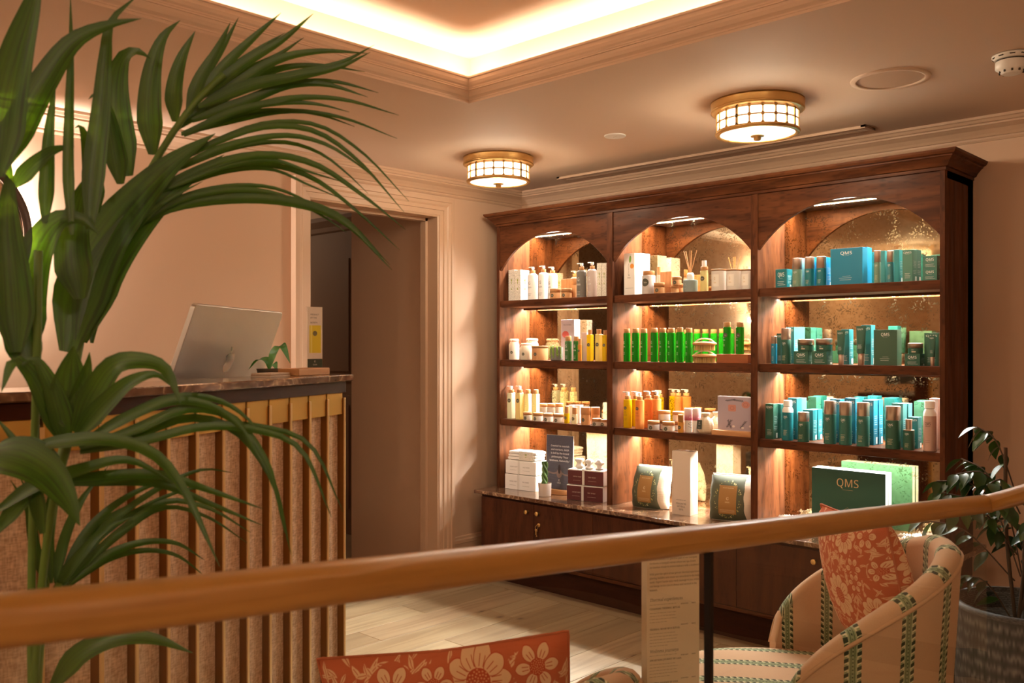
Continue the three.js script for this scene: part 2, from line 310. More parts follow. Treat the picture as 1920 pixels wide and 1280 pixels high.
{ // mouldings
  const rect = [[CO.x0, CO.z0], [CO.x1, CO.z0], [CO.x1, CO.z1], [CO.x0, CO.z1]];
  const g = structGroup('trim_1', 'stepped moulding around the lit ceiling coffer');
  part('coffer_moulding', sweep(rect, [[-0.02, 0.012], [-0.02, -0.008], [-0.004, -0.008], [-0.002, 0.004], [0.004, 0.008], [0.012, 0.012], [0.020, 0.022], [0.024, 0.034], [0.030, 0.036], [0.030, 0.041], [0.036, 0.046], [0.041, 0.056], [0.041, 0.068], [0.046, 0.070], [0.046, 0.077], [0.028, 0.077], [0.028, 0.03], [-0.02, 0.03]].map(([o, h]) => [o, CEIL + h]), true, (a, b, h) => V(a, h, b)), ceilPaint, g);
  const strip = [span(CO.x0, CO.x1, CEIL + 0.03, CEIL + 0.04, CO.z0 - 0.027, CO.z0 + 0.003), span(CO.x0, CO.x1, CEIL + 0.03, CEIL + 0.04, CO.z1 - 0.003, CO.z1 + 0.027), span(CO.x0 - 0.027, CO.x0 + 0.003, CEIL + 0.03, CEIL + 0.04, CO.z0, CO.z1), span(CO.x1 - 0.003, CO.x1 + 0.027, CEIL + 0.03, CEIL + 0.04, CO.z0, CO.z1)];
  const side = ['parallel to and nearest the bookcase', 'parallel to and farthest from the bookcase', 'along the doorway wall side', 'along the right wall side'];
  for (const [i, s] of strip.entries()) { const t = thing('light_strip', 'warm coffer light strip ' + side[i], 'light', [0, 0, 0], 0, 'light strips in the ceiling coffer'); part('diffuser', s, coveMat, t); }
  const room = [[0, 0], [ROOM.x1, 0], [ROOM.x1, ROOM.z1], [0, ROOM.z1]];
  const P = [[0, 2.208], [0.006, 2.208], [0.010, 2.216], [0.010, 2.224], [0.016, 2.226], [0.022, 2.236], [0.036, 2.252], [0.055, 2.264], [0.060, 2.266], [0.060, 2.273], [0.068, 2.276], [0.074, 2.286], [0.080, 2.289], [0.080, CEIL]];
  struct('trim_2', sweep(room, P, true, (a, b, h) => V(a, h, b)), trimPaint, 'stepped cornice at the top of the walls');
  const B = [[0, 0], [0.018, 0], [0.018, 0.205], [0.022, 0.208], [0.022, 0.225], [0.014, 0.232], [0.012, 0.243], [0, 0.247]];
  struct('baseboard_left', [sweep([[0, DOOR.z0 - 0.105], [0, 0]], B, false, (a, b, h) => V(a, h, b)), sweep([[0, ROOM.z1], [0, DOOR.z1 + 0.1]], B, false, (a, b, h) => V(a, h, b))], trimPaint);
  struct('baseboard_back', sweep([[2.7, 0], [ROOM.x1, 0]], B, false, (a, b, h) => V(a, h, b)), trimPaint);
  // door casing
  const path = [[DOOR.z1, 0], [DOOR.z1, DOOR.top], [DOOR.z0, DOOR.top], [DOOR.z0, 0]];
  const C = [[0.006, -0.10], [0.006, 0.010], [-0.004, 0.014], [-0.004, 0.018], [-0.03, 0.020], [-0.032, 0.026], [-0.05, 0.028], [-0.06, 0.034], [-0.075, 0.036], [-0.078, 0.042], [-0.1, 0.042], [-0.1, 0]];
  const dg = structGroup('door_1', 'moulded cased doorway leading to a dim corridor');
  part('door_casing', sweep(path, C.map(([o, h]) => [o, h]), false, (a, b, h) => V(h, b, a)), trimPaint, dg);
  part('door_stop', [span(-0.12, -0.075, 0, DOOR.top, DOOR.z0, DOOR.z0 + 0.022), span(-0.12, -0.075, 0, DOOR.top, DOOR.z1 - 0.022, DOOR.z1), span(-0.12, -0.075, DOOR.top - 0.022, DOOR.top, DOOR.z0, DOOR.z1)], trimPaint, dg);
}
{ // corridor behind the doorway
  const dim = wallPaint, grey = mat({ color: 0x8d8078, roughness: 0.6 });
  struct('wall_corridor_side', [span(-0.84, -0.12, 0, 2.46, 0.58, 0.68)], dim, 'plain corridor wall beyond the doorway');
  struct('wall_corridor_far', span(-3.2, -3.1, 0, 2.6, -0.1, 3), dim);
  struct('wall_corridor_end', [span(-3.2, -0.12, 0, 2.6, 2.9, 3.0), span(-3.2, -0.12, 0, 2.6, -0.1, 0)], dim);
  struct('ceiling_corridor', span(-3.2, -0.12, 2.45, 2.53, -0.1, 3), ceilPaint);
  // panelled cupboard against the far side of the corridor
  const t = thing('corridor_cupboard', 'dark panelled cupboard in the corridor beyond the doorway', 'cupboard', [-1.78, 0, 0]);
  const cup = mat({ color: 0x8a6c56, roughness: 0.7 });
  part('body', span(-0.32, 0.45, 0, 2.2, 0.002, 0.24), cup, t);
  part('crown', sweep([[0.45, 0.24], [-0.32, 0.24], [-0.32, 0.002]], [[0, 2.18], [-0.02, 2.19], [-0.03, 2.22], [-0.07, 2.26], [-0.07, 2.29], [0, 2.29]], false, (a, b, h) => V(a, h, b)), cup, t);
  for (const [y0, y1] of [[1.1, 2.05], [0.12, 1.0]]) { const p = part('panel', span(-0.22, 0.40, y0, y1, 0.24, 0.252), cup, t); part('panel_field', span(-0.15, 0.33, y0 + 0.07, y1 - 0.07, 0.252, 0.262), cup, p); }
  const d = structGroup('door_2', 'grey panelled door on the far side of the corridor');
  part('frame', [span(-2.26, -2.18, 0, 2.2, 0.0, 0.05), span(-3.1, -3.02, 0, 2.2, 0.0, 0.05), span(-3.1, -2.18, 2.1, 2.2, 0.0, 0.06)], cup, d);
  for (let k = 0; k < 5; k++) part('panel', rbox(0.75, 0.40, 0.03, 0.01, -2.64, 0.22 + k * 0.415, 0.012), grey, d);
}
// ------------------------------------------------------------------ display bookcase
const BAY = [[0.143, 0.936], [0.974, 1.773], [1.809, 2.606]], FZ = 0.34, MZ = 0.08, SHELF = [1.616, 1.27, 0.925], CTOP = 0.52;
{
  const t = thing('display_bookcase', 'dark oak bookcase with three arched mirror-backed bays full of toiletries', 'bookcase', [0, 0, 0]);
  const top = 2.056;
  part('side_panel', uvm(span(0.121, 0.143, CTOP, top, 0.0, FZ, 0.002)), oak, t);
  part('side_panel', uvm(span(2.606, 2.627, CTOP, top, 0.0, FZ, 0.002)), oak, t);
  part('divider', uvm(span(0.936, 0.974, CTOP, top, 0.0, FZ, 0.002), 'y', 1, 0.37), oak, t);
  part('divider', uvm(span(1.773, 1.809, CTOP, top, 0.0, FZ, 0.002), 'y', 1, 0.61), oak, t);
  part('back_board', span(0.121, 2.627, CTOP, top, 0.004, MZ - 0.012), oakDoor, t);
  part('top_board', uvm(span(0.121, 2.627, 2.02, top + 0.01, 0.0, FZ - 0.022), 'x'), oak, t);
  BAY.forEach(([x0, x1], b) => {
    const w = (x1 - x0) / 2, cx = (x0 + x1) / 2, spring = 1.793, rise = 0.197, R = (w * w + rise * rise) / (2 * rise), cy = spring + rise - R;
    const s = new THREE.Shape(); s.moveTo(-w, spring); s.lineTo(-w, top); s.lineTo(w, top); s.lineTo(w, spring);
    const a0 = Math.atan2(spring - cy, w);
    for (let k = 1; k <= 28; k++) { const a = a0 + (Math.PI - 2 * a0) * k / 28; s.lineTo(R * Math.cos(a), cy + R * Math.sin(a)); }
    const g = extr(s, 0.016, 0.0015); mv(g, cx, 0, FZ - 0.024);
    part('arch_panel', uvm(g, 'x', 1, b * 0.3), oak, t);
    const mg = new THREE.PlaneGeometry(x1 - x0, 2.02 - CTOP); mv(mg, cx, (2.02 + CTOP) / 2, MZ);
    const mm = part('mirror_panel', [uvm(span(x0, x1, CTOP, 2.02, MZ - 0.006, MZ), 'y', 3.1, b * 0.4)], mirror, t, 'foxed antique mirror'); void mm;
    SHELF.forEach((y, k) => {
      const sh = part('shelf', uvm(span(x0 + 0.001, x1 - 0.001, y - 0.038, y, MZ, 0.328, 0.002), 'x', 1, b * 0.37 + k * 0.21), oak, t);
      part('light_channel', uvm(span(x0 + 0.01, x1 - 0.01, y - 0.05, y - 0.0382, 0.140, 0.144), 'x'), oak, sh);
      part('light_strip', span(x0 + 0.012, x1 - 0.012, y - 0.0412, y - 0.0384, 0.118, 0.130), ledMat, sh, 'thin lit strip');
      areaLight(cx, y - 0.0425, 0.124, x1 - x0 - 0.024, 0.012, 'shelf', 'down');
    });
    part('light_strip', span(x0 + 0.012, x1 - 0.012, 2.0185, 2.0199, 0.118, 0.130), ledMat, t, 'thin lit strip');
    areaLight(cx, 2.0155, 0.124, x1 - x0 - 0.024, 0.012, 'shelf', 'down');
  });
  const P = [[0, 2.05], [-0.004, 2.05], [-0.004, 2.062], [-0.012, 2.064], [-0.018, 2.076], [-0.030, 2.090], [-0.036, 2.096], [-0.040, 2.098], [-0.040, 2.103], [-0.050, 2.107], [-0.056, 2.115], [-0.058, 2.124], [0.04, 2.126]];
  part('crown', uvm(sweep([[2.627, 0], [2.627, FZ], [0.121, FZ], [0.121, 0]], P, false, (a, b, h) => V(a, h, b)), 'x'), oak, t);
  part('crown_top', span(0.08, 2.66, 2.112, 2.124, 0.0, 0.37), oakDoor, t);
}
{ // base cabinets and worktop
  const cz = 0.445, xs = [0.119, 0.531, 0.943, 1.357, 1.771, 2.19, 2.609];
  const names = ['left', 'mid', 'right'];
  const labels = ['brown oak base cabinet with keys hanging from its lock', 'brown oak base cabinet between the two outer base cabinets', 'brown oak base cabinet behind the striped armchair'];
  for (let k = 0; k < 3; k++) {
    const x0 = xs[2 * k], x1 = xs[2 * k + 2], t = thing('base_cabinet', labels[k], 'cabinet', [0, 0, 0]);
    part('body', uvm(span(x0 - (k ? 0 : 0.016), x1 + (k === 2 ? 0.016 : 0), 0.165, 0.497, 0.003, cz - 0.001)), oakDoor, t);
    part('plinth', uvm(span(x0, x1, 0, 0.165, 0.02, 0.385), 'x'), oakPlinth, t);
    part('base_rail', uvm(span(x0 - (k ? 0 : 0.016), x1, 0.15, 0.168, 0.3, cz + 0.014, 0.001), 'x'), oak, t);
    for (let j = 0; j < 2; j++) {
      const a = xs[2 * k + j], b = xs[2 * k + j + 1], d = part('door', uvm(span(a + 0.0015, b - 0.0015, 0.172, 0.485, cz, cz + 0.02, 0.0015), 'y', 1, k * 0.3 + j * 0.17), oakDoor, t);
      const kx = j ? a + 0.037 : b - 0.043;
      part('knob', mv(lathe([[0.0001, 0.026], [0.010, 0.025], [0.0125, 0.021], [0.011, 0.016], [0.006, 0.010], [0.006, 0], [0.009, 0]], 18).rotateX(Math.PI / 2), kx, 0.441, cz + 0.02), brass, d);
      if (k === 0 && j === 1) part('lock', mv(lathe([[0.0001, 0.008], [0.009, 0.008], [0.010, 0.005], [0.010, 0]], 16).rotateX(Math.PI / 2), a + 0.040, 0.379, cz + 0.02), brass, d);
    }
  }
  const keys = thing('key_bunch', 'small bunch of keys hanging from the cabinet lock', 'keys', [0.571, 0.379, 0.478]);
  part('key', [rbox(0.004, 0.006, 0.022, 0.001, 0, 0, 0), mv(new THREE.TorusGeometry(0.009, 0.0012, 6, 16).rotateY(1.2), -0.004, -0.012, 0.004)], brass, keys);
  part('key', [mv(new THREE.TorusGeometry(0.006, 0.0016, 6, 14), -0.006, -0.028, 0.004), rbox(0.003, 0.03, 0.0016, 0.0005, -0.006, -0.048, 0.004), rbox(0.007, 0.004, 0.0016, 0.0005, -0.003, -0.058, 0.004)], brass, keys);
  part('key', [mv(new THREE.TorusGeometry(0.005, 0.0016, 6, 14), -0.012, -0.026, 0.002), rbox(0.003, 0.022, 0.0016, 0.0005, -0.014, -0.042, 0.002)], brass, keys);
  solo('worktop', uvm(rbox(2.61, 0.021, 0.476, 0.004, 0.071 + 1.305, CTOP - 0.0105, 0.242, 2), 'x', 1.6), marble, 'polished brown marble worktop under the bookcase', 'worktop');
}
// ------------------------------------------------------------------ ceiling fittings
function drumLamp(x, z, label, share = 1, top = CEIL) {
  const t = thing('ceiling_lamp', label, 'lamp', [x, top, z]);
  const R = 0.156;
  part('canopy', lathe([[0.0001, 0], [0.178, 0], [0.178, -0.006], [0.175, -0.028], [0.178, -0.030], [0.178, -0.036], [0.172, -0.040], [R + 0.002, -0.044], [R - 0.006, -0.044], [0.0001, -0.040]], 48), brass, t);
  part('glass_drum', lathe([[R - 0.004, -0.044], [R - 0.004, -0.116], [R - 0.012, -0.121], [0.10, -0.128], [0.0001, -0.131]], 48), lampGlass, t, 'glowing opal glass');
  const n = 20, bars = [];
  for (let k = 0; k < n; k++) {
    const a = k / n * Math.PI * 2, wide = k % 5 === 0, add = (g) => bars.push(g.rotateY(-a));
    add(box(0.004, 0.074, wide ? 0.009 : 0.0045, R, -0.08, 0));
    for (const y of [-0.046, -0.080, -0.114]) add(mv(new THREE.CylinderGeometry(0.0072, 0.0072, 0.004, 8).rotateZ(Math.PI / 2), R, y, 0));
  }
  bars.push(mv(new THREE.TorusGeometry(R, 0.0024, 6, 60).rotateX(Math.PI / 2), 0, -0.080, 0), mv(new THREE.TorusGeometry(R, 0.0024, 6, 60).rotateX(Math.PI / 2), 0, -0.047, 0));
  part('lattice', bars, brass, t);
  part('bottom_ring', lathe([[R - 0.014, -0.118], [R - 0.006, -0.114], [R + 0.004, -0.114], [R + 0.006, -0.119], [R + 0.003, -0.126], [R - 0.008, -0.128], [R - 0.014, -0.124]], 48), brass, t);
  part('finial', lathe([[0.0001, -0.128], [0.026, -0.130], [0.026, -0.133], [0.014, -0.135], [0.014, -0.145], [0.011, -0.148], [0.0001, -0.148]], 24), brass, t);
  const l = new THREE.PointLight(lin(LIGHT.lamp.color), LIGHT.lamp.power * share, 0, 2);
  l.position.set(x, top - 0.082, z); l.castShadow = true; l.shadow.radius = 5; l.name = 'lamp_light'; scene.add(l);
  return t;
}
drumLamp(0.66, 0.87, 'brass drum ceiling lamp between the doorway and the bookcase', 0.75);
drumLamp(2.12, 0.91, 'brass drum ceiling lamp beside the round ceiling speaker', 0.85);
drumLamp(5.4, 4.2, 'unseen brass drum ceiling lamp by the right wall', 1.9);  // out of view, placed to light the front of the desk
drumLamp(4.3, 6.4, 'unseen brass drum ceiling lamp by the rear right corner', 1.9);  // out of view behind the camera, placed to light the armchairs
drumLamp(0.66, 4.9, 'unseen brass drum ceiling lamp beyond the reception desk', 1.9);  // out of view, placed to lift the general light beyond the desk
drumLamp(2.2, 6.4, 'unseen brass drum ceiling lamp by the rear wall', 1.9);  // out of view behind the camera, gives frontal light to the room
drumLamp(-2.62, 0.92, 'unseen brass drum ceiling lamp in the corridor', 0.5, 2.45);  // out of view, placed to light the corridor cupboard and grey door
{
  const s = thing('ceiling_speaker', 'round beige speaker grille set flush in the ceiling', 'speaker', [2.615, CEIL, 0.865]);
  part('rim', lathe([[0.112, -0.001], [0.112, -0.005], [0.118, -0.006], [0.132, -0.005], [0.134, 0]], 48), ceilPaint, s);
  part('grille', lathe([[0.0001, -0.002], [0.111, -0.002]].reverse(), 40), mat({ color: 0xbd9c82, roughness: 0.8, bumpMap: texPotWeave, bumpScale: 0.0008 }), s);
  const d = thing('smoke_detector', 'white round smoke detector on the ceiling', 'detector', [3.005, CEIL, 0.86]);
  part('base', lathe([[0.0001, 0], [0.058, 0], [0.058, -0.006], [0.050, -0.014], [0.050, -0.018], [0.0001, -0.018]], 32), whitePlastic, d);
  part('slot_ring', lathe([[0.046, -0.018], [0.046, -0.023]], 32), plain('#3a332c', 0.8), d);
  part('body', lathe([[0.047, -0.022], [0.048, -0.026], [0.048, -0.044], [0.040, -0.050], [0.030, -0.060], [0.026, -0.063], [0.0001, -0.063]], 32), whitePlastic, d);
  const sl = []; for (let k = 0; k < 10; k++) sl.push(box(0.003, 0.011, 0.006, 0.036, -0.054, 0).rotateY(k * Math.PI / 5), box(0.003, 0.004, 0.016, 0.0545, -0.0085, 0).rotateY(k * Math.PI / 5));
  sl.forEach((g) => part('vent_slot', g, plain('#3a332c', 0.8), d));
  const p = thing('sprinkler_cover', 'small white sprinkler cover disc on the ceiling', 'sprinkler', [1.381, CEIL, 0.851]);
  part('disc', lathe([[0.0001, -0.006], [0.046, -0.006], [0.049, -0.004], [0.049, 0]], 32), whitePlastic, p);
  part('screws', [-0.006, 0, 0.006].map((x) => cyl(0.0015, 0.0015, 0.001, -0.0068, 8, x, 0)), plain('#5a5048', 0.6), p);
  const g = thing('ceiling_vent', 'long slotted air vent in the ceiling above the bookcase', 'vent', [0, 0, 0]);
  const x0 = 0.53, x1 = 2.28, z0 = 0.17, z1 = 0.275;
  part('frame', [span(x0, x1, CEIL - 0.014, CEIL, z1 - 0.012, z1), span(x0, x1, CEIL - 0.008, CEIL, z0, z0 + 0.022), span(x0, x0 + 0.02, CEIL - 0.01, CEIL, z0, z1), span(x1 - 0.02, x1, CEIL - 0.01, CEIL, z0, z1)], trimPaint, g);
  part('backing', span(x0, x1, CEIL - 0.002, CEIL - 0.0005, z0, z1), plain('#4a3c30', 0.9), g);
  for (let k = 0; k < 3; k++) part('slat', span(x0 + 0.02, x1 - 0.02, CEIL - 0.009, CEIL - 0.003, z0 + 0.036 + k * 0.02, z0 + 0.043 + k * 0.02), trimPaint, g);
}
// ------------------------------------------------------------------ round backlit mirror on the left wall
{
  const t = thing('round_mirror', 'round wall mirror lit from behind beyond the palm', 'mirror', [0, 1.78, 3.19]);
  const turn = (g) => g.rotateZ(-Math.PI / 2);
  part('frame', turn(lathe([[0.30, 0.035], [0.325, 0.035], [0.325, 0.075], [0.30, 0.078], [0.296, 0.07]], 64)), plain('#4a3a30', 0.4, 0.3), t);
  part('mirror_glass', turn(lathe([[0.0001, 0.06], [0.30, 0.06]].reverse(), 64)), mat({ color: 0xd8d0c6, roughness: 0.04, metalness: 1 }), t);
  part('mount', turn(lathe([[0.0001, 0.034], [0.26, 0.034], [0.26, 0.002]].reverse(), 48)), plain('#e8e2da', 0.6), t);
  part('light_ring', turn(lathe([[0.262, 0.010], [0.274, 0.010], [0.274, 0.028], [0.262, 0.028]], 64)), mat({ color: 0xffffff, emissive: lin(LIGHT.halo.color), emissiveIntensity: LIGHT.halo.glow }), t, 'lit ring behind the mirror');
  for (let k = 0; k < 8; k++) {
    const a = k * Math.PI / 4, l = new THREE.PointLight(lin(LIGHT.halo.color), LIGHT.halo.power / 8, 0, 2);
    l.position.set(0.022, 1.78 + 0.292 * Math.sin(a), 3.19 + 0.292 * Math.cos(a)); l.castShadow = true; l.name = 'halo_light'; l.shadow.radius = 0.6; scene.add(l);
  }
}
// ------------------------------------------------------------------ reception desk
const DT = 1.266, DB = V(2.0595, 0, 3.394), DE = V(1.648, 0, 2.521), DL = V(2.045, 0, 4.7);
{
  const t = thing('reception_desk', 'brass and woven-fabric reception desk with a dark marble top', 'desk', [0, 0, 0]);
  const run = (A, B, n, open) => {
    const dir = B.clone().sub(A), L = dir.length(); dir.normalize();
    const ry = Math.atan2(-dir.z, dir.x), put = (g) => mv(g.rotateY(ry), A.x, 0, A.z);   // local x along the run; local +z is the outer face
    const s = L / n;
    part('carcass', put(span(0, L, 0.02, DT - 0.018, -0.16, -0.03)), darkTimber, t);
    part('top_board', put(uvm(span(-0.004, L + 0.006, 1.2134, DT - 0.016, -0.17, 0.004), 'x')), darkTimber, t);
    for (let k = 0; k < n; k++) {
      part('fabric_panel', put(uvm(span(k * s, (k + 1) * s, 0.06, 1.20, -0.03, -0.020), 'y', 7, k * 0.19)), weave, t);
      part('brass_plate', put(uvm(rbox(s - 0.007, 0.065, 0.02, 0.002, (k + 0.5) * s, 1.181, -0.012))), brassPlate, t);
    }
    for (let k = 0; k <= n; k++) { const f = part('fin', put(rbox(0.006, 1.195, 0.034, 0.001, k * s, 0.6, -0.016)), bronze, t); part('brass_edge_highlight', put(rbox(0.0085, 1.195, 0.004, 0.001, k * s, 0.6, 0.0025)), brassEdgeHighlight, f); }
  };
  run(DB, DE, 10);
  run(DL, DB, 12);
  part('kick_plate', [0, 1].map((k) => { const A = k ? DL : DB, B = k ? DB : DE, d = B.clone().sub(A), L = d.length(); return mv(span(0, L, 0, 0.06, -0.03, -0.004).rotateY(Math.atan2(-d.z, d.x)), A.x, 0, A.z); }), brass, t);
  // mitred marble ledge
  const off = (o) => { const n1 = V(0.905, 0, -0.426), n2 = V(1, 0, 0.011); const e = DE.clone().addScaledVector(n1, o), m = DB.clone().addScaledVector(n1.clone().add(n2).multiplyScalar(1 / (1 + n1.dot(n2))), o), l = DL.clone().addScaledVector(n2, o); return [e, m, l]; };
  const [e0, m0, l0] = off(0.016), [e1, m1, l1] = off(-0.18), dirE = DE.clone().sub(DB).normalize();
  e0.addScaledVector(dirE, 0.022); e1.addScaledVector(dirE, 0.022);
  const sh = new THREE.Shape(); [e0, m0, l0, l1, m1, e1].forEach((p, i) => (i ? sh.lineTo(p.x, -p.z) : sh.moveTo(p.x, -p.z)));
  const mg = extr(sh, 0.014, 0.0025); mg.rotateX(-Math.PI / 2); mv(mg, 0, DT - 0.0165, 0);
  part('marble_ledge', uvm(mg, 'z', 1.6), marble, t);
  // lower work surface behind
  const [e2, m2, l2] = off(-0.1), [e3, m3, l3] = off(-0.72), s2 = new THREE.Shape(); [e2, m2, l2, l3, m3, e3].forEach((p, i) => (i ? s2.lineTo(p.x, -p.z) : s2.moveTo(p.x, -p.z)));
  const wg = extr(s2, 0.03); wg.rotateX(-Math.PI / 2); mv(wg, 0, 0.97, 0);
  part('work_surface', uvm(wg, 'z'), darkTimber, t);
  const dE = DE.clone().addScaledVector(V(0.905, 0, -0.426), -0.4);
  part('end_panel', mv(uvm(box(0.02, 0.97, 0.62)).rotateY(Math.atan2(-0.905 * 0, 1) + Math.atan2(0.426, 0.905) + Math.PI / 2), dE.x, 0.485, dE.z), darkTimber, t);
}
{ // desktop computer, seen from behind
  const A = V(1.737, 1.454, 3.032), dir = V(-0.356, 0, -0.47).normalize(), W = 0.589, H = 0.40;
  const t = thing('desktop_computer', 'silver desktop computer seen from behind on the reception desk', 'computer', [0, 0, 0]);
  const nh = V(0.798, 0, -0.604), tilt = 0.34, upv = V(0, Math.cos(tilt), 0).addScaledVector(nh, Math.sin(tilt));
  const nrm = nh.clone().multiplyScalar(Math.cos(tilt)).add(V(0, -Math.sin(tilt), 0));
  const c = A.clone().addScaledVector(dir, W / 2).addScaledVector(upv, -H / 2);
  const M = new THREE.Matrix4().makeBasis(dir, upv, nrm.clone()); // right-handed: dir x up = normal
  M.setPosition(c.addScaledVector(nrm, -0.006));
  const rs = new THREE.Shape(), r = 0.012, w = W / 2, h = H / 2;
  rs.moveTo(-w + r, -h); rs.lineTo(w - r, -h); rs.quadraticCurveTo(w, -h, w, -h + r); rs.lineTo(w, h - r); rs.quadraticCurveTo(w, h, w - r, h); rs.lineTo(-w + r, h); rs.quadraticCurveTo(-w, h, -w, h - r); rs.lineTo(-w, -h + r); rs.quadraticCurveTo(-w, -h, -w + r, -h);
  const sil = mat({ color: 0xb9b3ad, roughness: 0.38, metalness: 0.75 });
  const g = extr(rs, 0.011, 0.0012); g.translate(0, 0, -0.0055); g.applyMatrix4(M);
  part('housing', g, sil, t);
  const scr = new THREE.PlaneGeometry(W - 0.02, H - 0.08).rotateY(Math.PI); scr.translate(0, 0.03, -0.0072); scr.applyMatrix4(M);
  part('screen', scr, plain('#101214', 0.1), t);
  // rear emblem: bitten fruit with a leaf
  const a = new THREE.Shape();
  a.moveTo(0.0, 0.020); a.bezierCurveTo(0.008, 0.026, 0.020, 0.024, 0.0255, 0.015); a.bezierCurveTo(0.0165, 0.009, 0.0165, -0.004, 0.0275, -0.010); a.bezierCurveTo(0.0225, -0.024, 0.0135, -0.031, 0.006, -0.028); a.bezierCurveTo(0.002, -0.0265, -0.002, -0.0265, -0.006, -0.028); a.bezierCurveTo(-0.016, -0.032, -0.028, -0.014, -0.027, 0.003); a.bezierCurveTo(-0.026, 0.020, -0.011, 0.028, 0.0, 0.020);
  const lf = new THREE.Shape(); lf.moveTo(-0.001, 0.025); lf.bezierCurveTo(-0.001, 0.034, 0.006, 0.040, 0.0125, 0.041); lf.bezierCurveTo(0.0125, 0.032, 0.006, 0.025, -0.001, 0.025);
  const lg = merge([extr(a, 0.0004), extr(lf, 0.0004)]); lg.rotateY(0); lg.scale(-1, 1, 1); { const p = lg.attributes.position.array; for (let i = 0; i < p.length; i += 9) for (let k = 0; k < 3; k++) { const q = p[i + 3 + k]; p[i + 3 + k] = p[i + 6 + k]; p[i + 6 + k] = q; } lg.computeVertexNormals(); }
  lg.scale(1.1, 1.1, 1); lg.translate(0.01, 0.044, 0.0072); lg.applyMatrix4(M);
  part('emblem', lg, mat({ color: 0xd6cfc8, roughness: 0.18, metalness: 0.9 }), t, 'polished fruit emblem');
  const foot = c.clone().addScaledVector(nh, -0.02); foot.y = 1.0;
  part('stand', [mv(rbox(0.13, 0.006, 0.13, 0.003).rotateY(Math.atan2(-dir.z, dir.x)), foot.x, 1.004, foot.z), mv(rbox(0.12, 0.2, 0.005, 0.002).rotateX(-0.2).rotateY(Math.atan2(-dir.z, dir.x)), foot.x + 0.02, 1.1, foot.z - 0.015)], sil, t);
}
{ // things on the marble ledge
  const dirE = DE.clone().sub(DB).normalize(), n1 = V(0.905, 0, -0.426), ry = Math.atan2(-dirE.z, dirE.x);
  const on = (s, o) => DB.clone().addScaledVector(dirE, s).addScaledVector(n1, o).setY(DT);
  let p = on(0.885, -0.085);
  const b = thing('display_block', 'long light wooden block on the reception desk holding an acrylic stand', 'block', [p.x, DT, p.z], ry);
  part('block', uvm(rbox(0.17, 0.02, 0.07, 0.002, 0, 0.01, 0), 'x', 3), lightWood, b);
  const s = thing('acrylic_stand', 'clear acrylic stand with a yellow bottle advert on the wooden block', 'stand', [p.x + dirE.x * 0.055, DT + 0.02, p.z + dirE.z * 0.055], ry - 0.5);
  part('acrylic_sheet', box(0.052, 0.182, 0.006, 0, 0.091, 0), glass, s);
  const ad = canvasTex(128, 448, (c, w, h) => {
    c.fillStyle = '#e9ded2'; c.fillRect(0, 0, w, h);
    c.fillStyle = '#5a5048'; c.font = '17px sans-serif'; c.fillText('PRODUCT', 24, 62); c.fillText('OF THE', 24, 86); c.fillText('MONTH', 24, 122);
    c.fillStyle = '#e8d23c'; c.fillRect(16, 136, 100, 204); c.fillStyle = '#f3e57c'; c.fillRect(26, 136, 14, 204);
    c.fillStyle = '#7a7350'; c.beginPath(); c.arc(64, 196, 19, 0, 7); c.fill();
    c.fillStyle = '#3a4436'; c.fillRect(0, 384, w, 64); c.fillStyle = '#e9ded2'; c.font = '20px serif'; c.fillText('G', 56, 410); c.font = '15px serif'; c.fillText('GAIA', 46, 432);
  });
  part('advert', mv(new THREE.PlaneGeometry(0.05, 0.18), 0, 0.091, 0.0035), mat({ map: ad, roughness: 0.5 }), s);
  p = on(0.735, -0.10);
  const k = thing('booklet_stack', 'short stack of thin booklets on the reception desk', 'booklets', [p.x, DT, p.z], ry + 0.06);
  for (let i = 0; i < 3; i++) part('booklet', rbox(0.11 - i * 0.004, 0.0032, 0.06, 0.0006, 0, 0.0018 + i * 0.0035, 0), plain(i % 2 ? '#b79a80' : '#d8c4b0', 0.7), k);
  p = at(505, 704, 2.68);
  const v = thing('desk_plant', 'small bright green leafy plant beside the computer', 'plant', [p.x, DT, p.z]); v.scale.setScalar(1.5);
  part('pot', lathe([[0.0001, 0], [0.022, 0], [0.025, 0.012], [0.022, 0.012]], 16), plain('#6a5a48', 0.6), v);
  const leafM = phys({ color: 0x3d8a1e, roughness: 0.4, transmission: 0.25 });
  const bl = (pts, w0) => { const c3 = new THREE.CatmullRomCurve3(pts), rows = [[], [], []]; for (let i = 0; i <= 12; i++) { const q = c3.getPoint(i / 12), w = w0 * Math.sin(Math.PI * Math.min(1, 0.06 + i / 12 * 0.94)); const s2 = V(dirE.x, 0.2, dirE.z).normalize().multiplyScalar(w); rows[0].push(q.clone().sub(s2)); rows[1].push(q.clone().add(V(0, -w * 0.25, 0))); rows[2].push(q.clone().add(s2)); } return surf(rows); };
  part('leaf', bl([V(0, 0.01, 0), V(0.01, 0.045, -0.004), V(-0.02, 0.06, -0.04), V(-0.035, 0.02, -0.07)], 0.018), leafM, v);
  part('leaf', bl([V(0, 0.01, 0), V(-0.004, 0.02, -0.005), V(-0.015, 0.022, -0.02), V(-0.02, 0.005, -0.03)], 0.014), leafM, v);
  part('leaf', bl([V(0, 0.01, 0), V(0.0, 0.03, 0.005), V(-0.005, 0.032, 0.02), V(-0.01, 0.01, 0.04)], 0.014), leafM, v);
}
